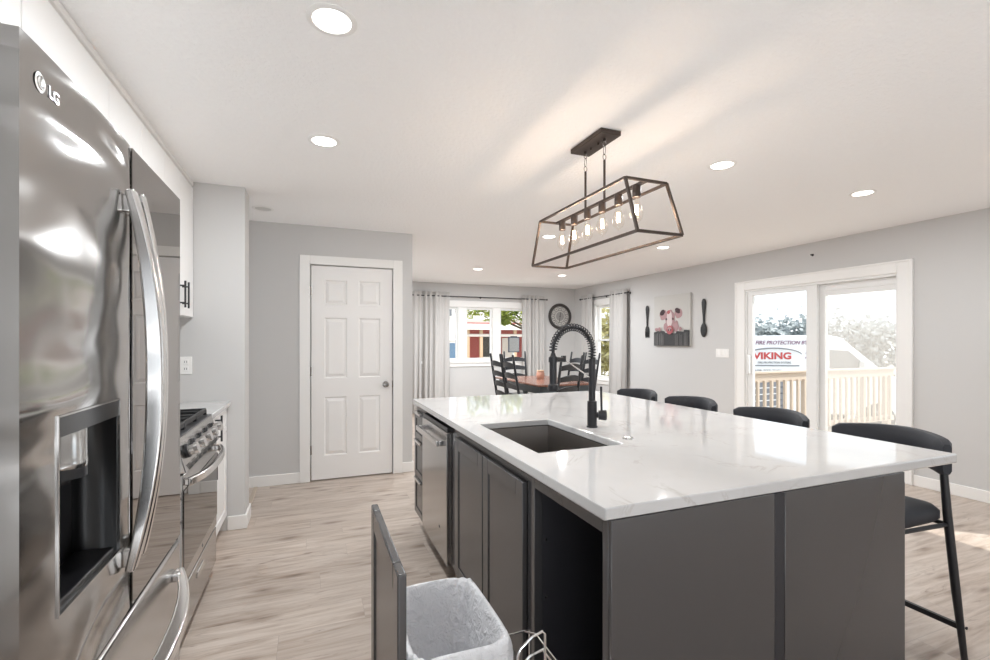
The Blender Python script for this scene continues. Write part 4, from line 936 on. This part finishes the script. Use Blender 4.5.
# big fork and spoon
def utensil(name, lab, yc_, z0, z1, fork):
    t_ = thing(name, lab, 'wall decoration', (XR, yc_, z0)); H_ = z1 - z0; k = MB(); xw = XR
    hb_ = z0 + 0.36*H_
    prof = [(hb_, 0.014), (z0 + 0.55*H_, 0.020), (z0 + 0.75*H_, 0.034), (z0 + 0.9*H_, 0.042), (z0 + 0.965*H_, 0.034), (z1, 0.014)]
    rs = []
    for z, hw in prof:
        rs.append([(xw - 0.002 - 0.011 * (1 + math.sin(a)) , yc_ + hw*math.cos(a), z) for a in [2*PI*q/14 for q in range(14)]])
    R = rings(k, rs); k.bm.faces.new(R[0][::-1]); k.bm.faces.new(R[-1]); k.obj('handle', 'iron_black', t_, smooth=50)
    k = MB()
    if not fork:
        rs = []
        for z, hw in [(hb_ + 0.008, 0.014), (z0 + 0.32*H_, 0.038), (z0 + 0.25*H_, 0.058), (z0 + 0.16*H_, 0.06), (z0 + 0.07*H_, 0.046), (z0 + 0.015*H_, 0.026), (z0, 0.01)]:
            rs.append([(xw - 0.003 - 0.012*(1 + math.sin(a)) + (0.009 if math.sin(a) < -0.3 and False else 0), yc_ + hw*math.cos(a), z) for a in [2*PI*q/16 for q in range(16)]])
        R = rings(k, rs); k.bm.faces.new(R[0][::-1]); k.bm.faces.new(R[-1]); bo = k.obj('bowl', 'iron_black', t_, smooth=60)
        MB().lathe([(0, 0.0), (0.03, 0.0015), (0.04, 0.0035), (0.044, 0.001)], (xw - 0.0275, yc_, z0 + 0.19*H_), 'X', 20).obj('bowl_hollow', 'chair_black', bo)
    else:
        rs = []
        for z, hw in [(hb_ + 0.008, 0.014), (z0 + 0.33*H_, 0.038), (z0 + 0.27*H_, 0.05), (z0 + 0.19*H_, 0.05)]:
            rs.append([(xw - 0.003 - 0.010*(1 + math.sin(a)), yc_ + hw*math.cos(a), z) for a in [2*PI*q/14 for q in range(14)]])
        R = rings(k, rs); k.bm.faces.new(R[0][::-1]); k.bm.faces.new(R[-1])
        for q in range(4):
            yy = yc_ - 0.039 + 0.026*q; k.tube([(xw - 0.012, yy, z0 + 0.22*H_), (xw - 0.013, yy, z0 + 0.06*H_), (xw - 0.012, yy, z0)], [0.0098, 0.009, 0.004], 8)
        k.obj('tines', 'iron_black', t_, smooth=60)
utensil('wall_fork', 'giant black fork hung on the wall left of the canvas', 6.29, 1.39, 1.925, True)
utensil('wall_spoon', 'giant black spoon hung on the wall right of the canvas', 5.09, 1.395, 1.94, False)
t_ = thing('light_switch', 'white multi switch plate left of the sliding door', 'switch', (XR, 4.78, 1.175))
B(XR - 0.006, XR, 4.672, 4.885, 1.117, 1.233).obj('plate', 'plate_white', t_, bevel=0.002)
for k in range(4): B(XR - 0.010, XR - 0.005, 4.692 + k*0.046, 4.727 + k*0.046, 1.142, 1.208).obj('rocker', 'plate_white', t_, bevel=0.002)
tag(MB().lathe([(0, -0.03), (0.008, -0.028), (0.008, -0.004), (0.014, 0)], (XR, 3.55, 2.30), 'X', 12).obj('wall_hook', 'black_metal'), 'tiny dark hook on the wall above the sliding door', 'hook')

# ------------------------------------------------------------------ dining set
TX0, TX1, TY0, TY1, TZ = 2.78, 3.66, 5.50, 7.05, 0.76
t_ = thing('dining_table', 'dining table with reddish wood top and dark painted base', 'table', ((TX0+TX1)/2, (TY0+TY1)/2, 0))
B(TX0, TX1, TY0, TY1, TZ - 0.028, TZ).obj('tabletop', 'table_wood', t_, bevel=0.008)
f = MB(); i_ = 0.05; z0 = TZ - 0.13
f.box(TX0+i_, TX1-i_, TY0+i_, TY0+i_+0.022, z0, TZ-0.028); f.box(TX0+i_, TX1-i_, TY1-i_-0.022, TY1-i_, z0, TZ-0.028); f.box(TX0+i_, TX0+i_+0.022, TY0+i_+0.022, TY1-i_-0.022, z0, TZ-0.028); f.box(TX1-i_-0.022, TX1-i_, TY0+i_+0.022, TY1-i_-0.022, z0, TZ-0.028)
f.obj('apron', 'table_paint', t_)
for yv in (TY0+0.42, TY1-0.42):
    xm = (TX0+TX1)/2; B(xm - 0.30, xm + 0.30, yv - 0.04, yv + 0.04, 0, 0.06).obj('base', 'table_paint', t_, bevel=0.015)
    for x in (xm - 0.10, xm + 0.10): MB().lathe([(0, 0.06), (0.024, 0.06), (0.03, 0.08), (0.036, 0.3), (0.028, 0.42), (0.042, 0.47), (0.03, 0.52), (0.042, 0.56), (0.042, TZ-0.03), (0, TZ-0.03)], (x, yv, 0), seg=16).obj('leg', 'table_paint', t_)
def make_chair():
    t_ = local(thing('dining_chair', 'black ladder back dining chair at the near left of the table', 'chair', (0, 0, 0), 'black ladder back dining chairs'))
    hw = 0.185
    MB().hexa([(-0.19,-0.19,0.44),(0.21,-0.215,0.44),(0.21,0.215,0.44),(-0.19,0.19,0.44)], [(-0.19,-0.19,0.465),(0.21,-0.215,0.465),(0.21,0.215,0.465),(-0.19,0.19,0.465)]).obj('seat', 'chair_black', t_, bevel=0.008)
    def bx(z): return -0.19 - max(0, z - 0.45) * 0.17
    for s_ in (-1, 1):
        MB().tube([(-0.205, hw*s_, 0), (-0.19, hw*s_, 0.45), (bx(0.8), hw*s_, 0.8), (bx(1.15), hw*s_, 1.15), (bx(1.165), hw*s_, 1.165)], [0.015, 0.019, 0.018, 0.015, 0.008], 10).obj('leg', 'chair_black', t_)
        MB().tube([(0.185, 0.19*s_, 0), (0.185, 0.19*s_, 0.44)], [0.014, 0.02], 10).obj('leg', 'chair_black', t_)
        MB().cyl((-0.2, hw*s_, 0.18), (0.185, 0.19*s_, 0.18), 0.01, 8).obj('stretcher', 'chair_black', t_)
    MB().cyl((0.185, -0.19, 0.22), (0.185, 0.19, 0.22), 0.01, 8).obj('stretcher', 'chair_black', t_)
    for z in (0.56, 0.70, 0.84, 0.98):
        k = MB(); n = 12; Rr = []
        for i in range(n+1):
            u = -1 + 2*i/n; yv = u*hw; cv = -0.028*(1 - u*u); zt_ = z + 0.058 + 0.030*(1 - u*u)**1.2; zb3 = z + 0.012*(1-u*u)
            Rr.append([(bx(zb3)+cv-0.007, yv, zb3), (bx(zb3)+cv+0.007, yv, zb3), (bx(zt_)+cv+0.007, yv, zt_), (bx(zt_)+cv-0.007, yv, zt_)])
        R = rings(k, Rr); k.bm.faces.new(R[0][::-1]); k.bm.faces.new(R[-1]); k.obj('back_slat', 'chair_black', t_)
    return t_
c0 = make_chair(); c0.location = (2.72, 5.68, 0)
dup(c0, (2.72, 6.11, 0), 0, 'black ladder back dining chair at the far left of the table')
dup(c0, (3.22, 7.08, 0), math.radians(-100), 'black ladder back dining chair at the window end of the table')
dup(c0, (2.84, 5.20, 0), math.radians(108), 'black ladder back dining chair at the near end, behind the faucet')
dup(c0, (3.70, 6.10, 0), PI, 'black ladder back dining chair on the right, nearer the camera')
dup(c0, (3.70, 6.53, 0), PI, 'black ladder back dining chair on the right, nearer the clock')
t_ = thing('candle_jar', 'small orange jar on the wooden dining table', 'jar', (3.28, 6.42, TZ))
MB().lathe([(0, 0), (0.05, 0), (0.062, 0.02), (0.064, 0.08), (0.052, 0.105), (0.052, 0.118), (0, 0.118)], (3.28, 6.42, TZ + 0.001), seg=20).obj('jar_body', 'jar_orange', t_)
MB().lathe([(0.054, 0.112), (0.056, 0.114), (0.056, 0.13), (0, 0.134)], (3.28, 6.42, TZ + 0.001), seg=20).obj('lid', 'wood_tan', t_)

# ------------------------------------------------------------------ outdoors
GZ = -0.85
struct(MB().box(5.4, 70, -12, 80, GZ - 0.2, GZ).box(-30, 5.4, 8.8, 80, GZ - 0.2, GZ).obj('ground', 'lawn'), 'dry lawn outside')
DK = -0.09
dk = MB()
for k in range(26): dk.box(5.37 + k*0.15, 5.37 + k*0.15 + 0.142, -1.5, 5.0, DK - 0.03, DK)
struct(dk.obj('deck', 'deck_wood'), 'pale wooden deck outside the sliding door')
t_ = thing('deck_railing', 'pale wooden deck railing outside the sliding door', 'railing', (7.3, 4.92, DK))
B(5.40, 9.22, 4.90, 4.94, 0.735, 0.865).obj('top_rail', 'deck_wood', t_, bevel=0.004); B(5.40, 9.22, 4.86, 4.98, 0.865, 0.895).obj('rail_cap', 'deck_wood', t_, bevel=0.004)
B(5.40, 9.22, 4.90, 4.94, 0.0, 0.08).obj('bottom_rail', 'deck_wood', t_)
for x in (5.45, 7.15, 8.50, 9.17): B(x - 0.045, x + 0.045, 4.94, 5.03, GZ, 0.865).obj('post', 'deck_wood', t_)
for k in range(26):
    x = 5.58 + k*0.14; B(x - 0.018, x + 0.018, 4.865, 4.90, 0.02, 0.76).obj('baluster', 'deck_wood', t_)
t_ = thing('slat_fence', 'dark grey horizontal slat fence seen through the railing balusters', 'fence', (7.2, 6.2, GZ))
k = MB()
for i in range(13): k.box(5.9, 8.35, 6.18, 6.20, GZ + 0.05 + i*0.117, GZ + 0.145 + i*0.117)
k.obj('slat_panel', 'sign_grey', t_)
for x in (5.95, 7.1, 8.3): B(x - 0.04, x + 0.04, 6.20, 6.28, GZ, 0.72).obj('post', 'sign_grey', t_)
# white van
va = math.radians(-30); t_ = local(thing('cargo_van', 'white cargo van with red lettering parked beyond the deck', 'van', (11.27, 8.59, GZ), rz=va))
hw = 1.0
out = [(-3.0, 0.45), (-3.0, 2.15), (-2.9, 2.3), (0.75, 2.33), (1.0, 2.26), (1.95, 1.42), (2.55, 1.2), (2.75, 1.0), (2.78, 0.45)]
MB().prism([(x, -hw, z) for x, z in out], (0, 2*hw, 0)).obj('body', 'van_white', t_, bevel=0.06, seg=3)
sw = [(0.72, 1.42), (0.72, 1.98), (1.12, 1.96), (1.62, 1.5), (1.6, 1.42)]
MB().prism([(x, -hw - 0.008, z) for x, z in sw], (0, 0.02, 0)).obj('side_window', 'van_glass', t_)
MB().faces([(1.10, -0.86, 2.19), (1.10, 0.86, 2.19), (1.90, 0.9, 1.485), (1.90, -0.9, 1.485)], [(0,1,2,3)]).obj('windshield', 'van_glass', t_, solid=0.03)
for x in (-1.9, 1.75):
    for s_ in (-1, 1):
        MB().lathe([(0, 0.0), (0.2, 0.0), (0.22, 0.02), (0.36, 0.02), (0.37, 0.0), (0.37, -0.2), (0, -0.2)] if s_ > 0 else [(0, 0.0), (0.2, 0.0), (0.22, -0.02), (0.36, -0.02), (0.37, 0.0), (0.37, 0.2), (0, 0.2)], (x, s_*(hw - 0.0), 0.37), 'Y', 24).obj('wheel', 'tyre', t_)
MB().box(1.35, 1.45, -hw - 0.22, -hw, 1.42, 1.72).obj('side_mirror', 'van_white', t_, bevel=0.02)
B(2.7, 2.82, -0.98, 0.98, 0.4, 0.68).obj('bumper', 'sign_grey', t_, bevel=0.03)
vt = lambda nm, s_, m, x, z, size, sx_=1.0, sh=0.0, bold=0.0: text_obj(nm, s_, m, t_, (x, -hw - 0.004, z), (PI/2, 0, 0), size, 0.003, shear=sh, bold=bold, sx=sx_)
vt('van_lettering', 'FIRE PROTECTION BY', 'sign_purple', -0.92, 2.11, 0.125, 0.95, 0.25, 0.003)
vt('van_lettering', 'VIKING', 'sign_red', -0.96, 1.76, 0.22, 1.18, 0.0, 0.008)
vt('van_lettering', 'FIRE PROTECTION SYSTEMS', 'sign_grey', -0.86, 1.65, 0.07, 0.85)
vt('van_lettering', '608-227-7196', 'sign_grey', -0.94, 1.44, 0.10, 1.1)
vt('van_lettering', '24', 'sign_purple', 0.17, 1.78, 0.22, 1.0, 0.2, 0.004)
k = MB(); k.tube([(-0.50 + 0.62*math.cos(a), -hw - 0.006, 1.85 + 0.17*math.sin(a)) for a in [PI*q/20 for q in range(1, 21)]], [0.008 + 0.010*math.sin(PI*q/19) for q in range(20)], 6)
k.bar([(-0.97, -hw - 0.005, 1.60), (0.06, -hw - 0.005, 1.60)], 0.025, 0.006, side=(0, 1, 0)); k.obj('swoosh', 'sign_grey', t_)
# leaf crowns
def tree(name, lab, x, y, h, blobs, m, n, ls, seed, trunk_r=0.12):
    rnd = random.Random(seed); t_ = thing(name, lab, 'tree', (x, y, GZ))
    k = MB()
    for _ in range(n):
        bx_, by_, bz_, br_ = rnd.choice(blobs)
        while True:
            p = Vector((rnd.uniform(-1, 1), rnd.uniform(-1, 1), rnd.uniform(-1, 1)))
            if 0.35 < p.length < 1: break
        c_ = Vector((bx_, by_, bz_)) + p * br_
        u_ = Vector((rnd.gauss(0, 1), rnd.gauss(0, 1), rnd.gauss(0, 1))).normalized(); v_ = u_.orthogonal().normalized(); s_ = ls * rnd.uniform(0.6, 1.3)
        k.faces([c_ - u_*s_, c_ + v_*s_*0.55, c_ + u_*s_, c_ - v_*s_*0.55], [(0, 1, 2, 3)])
    k.obj('foliage', m, t_)
    b_ = MB().tube([(x, y, GZ), (x + 0.05, y, GZ + h*0.5), (x, y, GZ + h*0.8)], [trunk_r, trunk_r*0.7, trunk_r*0.4], 8)
    for bx_, by_, bz_, br_ in blobs[:4]: b_.tube([(x + 0.05, y, GZ + h*0.5), (bx_, by_, bz_)], [trunk_r*0.4, trunk_r*0.15], 6)
    b_.obj('trunk', 'bark', t_)
rnd = random.Random(31); k = MB(); clumps = []
for i in range(44):
    t2 = i / 43; x, y = 19.6 + 13.5*t2, 19.0 - 4.2*t2 + rnd.uniform(-1.2, 1.2); top = min(1.75 + 6*t2, 2.3) + 0.25*math.sin(i*1.3) + rnd.uniform(-0.25, 0.25)
    clumps.append((x + rnd.uniform(-0.2, 0.2), y, top - 0.6, 0.75)); clumps.append((x, y + 0.4, top - 1.7, 0.9)); k.tube([(x, y, GZ), (x, y, top - 0.6)], [0.09, 0.03], 5)
for _ in range(9000):
    cx_, cy_, cz_, cr_ = rnd.choice(clumps); p = Vector((rnd.gauss(0, 0.5), rnd.gauss(0, 0.5), rnd.gauss(0, 0.5))) * cr_ + Vector((cx_, cy_, cz_))
    u_ = Vector((rnd.gauss(0, 1), rnd.gauss(0, 1), rnd.gauss(0, 1))).normalized(); v_ = u_.orthogonal().normalized(); q = 0.17 * rnd.uniform(0.6, 1.3)
    k.faces([p - u_*q, p + v_*q*0.6, p + u_*q, p - v_*q*0.6], [(0, 1, 2, 3)])
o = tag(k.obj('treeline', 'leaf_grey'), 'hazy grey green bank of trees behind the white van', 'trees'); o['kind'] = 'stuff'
tree('leafy_tree', 'leafy green tree hanging over the red house outside', 7.4, 14.4, 4.6, [(4.75, 14.2, 2.45, 0.4), (5.4, 14.0, 2.35, 0.42), (6.0, 14.0, 2.4, 0.42), (6.5, 14.0, 2.35, 0.5), (5.2, 13.8, 3.1, 0.7), (6.3, 13.8, 3.0, 0.8), (5.9, 14.1, 2.05, 0.2), (7.0, 14.2, 2.6, 0.7)], 'leaf_green', 1500, 0.085, 4)
tree('sunlit_tree', 'pale yellow sunlit tree outside the side window', 10.4, 14.6, 4.6, [(10.4, 14.6, 2.6, 1.5), (9.9, 14.9, 1.2, 1.2), (11.0, 14.2, 1.4, 1.3), (10.6, 14.5, 0.4, 1.1)], 'leaf_yellow', 3800, 0.13, 9)
# red house and white house across the street
t_ = thing('red_house', 'red house with white porch across the street', 'house', (9.0, 24, GZ))
B(6.9, 14.0, 22.5, 28, GZ, 2.35).obj('wall', 'house_red', t_)
MB().prism([(6.75, 21.0, 2.15), (6.75, 21.0, 2.35), (6.75, 25.2, 3.6), (6.75, 29, 2.3), (6.75, 29, 2.15)], (7.75, 0, 0)).obj('roof', 'roof_grey', t_)
B(6.5, 14.5, 20.95, 21.05, 1.88, 2.16).obj('fascia', 'house_white', t_)
B(6.5, 14.5, 20.98, 21.03, 2.16, 2.22).obj('gutter', 'house_red', t_)
for x in (6.95, 7.62, 9.4, 11.0): B(x - 0.07, x + 0.07, 21.1, 21.24, GZ, 1.9).obj('porch_post', 'wood_tan', t_)
B(6.6, 14.4, 21.08, 21.2, 1.55, 1.68).obj('porch_beam', 'roof_grey', t_)
B(7.3, 7.36, 22.4, 22.5, 0.2, 1.6).obj('downpipe', 'house_white', t_)
for x in (8.05, 10.4):
    wo_ = MB().box(x, x + 0.75, 22.44, 22.5, 0.45, 1.65).obj('window', 'house_white', t_); B(x + 0.08, x + 0.67, 22.42, 22.45, 0.53, 1.57).obj('pane', 'van_glass', wo_)
B(9.25, 9.95, 22.44, 22.5, -0.4, 1.5).obj('door', 'house_white', t_)
f = MB(); f.box(6.95, 14, 21.12, 21.2, 0.30, 0.38)
for k in range(34): f.box(7.0 + k*0.2, 7.05 + k*0.2, 21.14, 21.18, -0.4, 0.3)
f.obj('porch_railing', 'wood_tan', t_)
B(6.6, 14.3, 20.9, 22.5, GZ, -0.45).obj('porch_floor', 'house_white', t_)
t_ = thing('white_house', 'white gabled house with blue door across the street', 'house', (5.0, 21.5, GZ))
B(3.2, 6.15, 20.4, 24, GZ, 2.4).obj('wall', 'house_white', t_)
MB().prism([(3.0, 20.38, 2.38), (6.3, 20.38, 2.38), (4.75, 20.38, 4.4)], (0, 3.7, 0)).obj('gable', 'house_white', t_)
wo_ = MB().box(5.55, 5.95, 20.30, 20.37, 2.42, 2.82).obj('window', 'house_white', t_); B(5.6, 5.9, 20.28, 20.31, 2.47, 2.77).obj('pane', 'sign_grey', wo_)
MB().hexa([(4.6, 19.4, 1.3), (6.1, 19.4, 1.3), (6.1, 20.4, 1.9), (4.6, 20.4, 1.9)], [(4.6, 19.4, 1.38), (6.1, 19.4, 1.38), (6.1, 20.4, 1.98), (4.6, 20.4, 1.98)]).obj('porch_roof', 'roof_grey', t_)
B(5.5, 6.15, 20.33, 20.4, -0.5, 1.25).obj('door', 'house_blue', t_)
# framed board seen through the right sash
t_ = thing('sign_board', 'grey board with dark blue edge on a post outside dining window', 'sign board', (4.68, 10.6, GZ))
B(4.53, 4.83, 10.59, 10.62, 1.06, 1.44).obj('frame', 'board_blue', t_, bevel=0.006); B(4.55, 4.81, 10.583, 10.592, 1.08, 1.42).obj('panel', 'board_grey', t_)
MB().box(4.60, 4.76, 10.58, 10.63, 1.44, 1.46).obj('clip', 'black_metal', t_)
B(4.66, 4.70, 10.62, 10.66, GZ, 1.3).obj('post', 'house_white', t_)
for o in S.objects:
    if 'base' in o: del o['base']
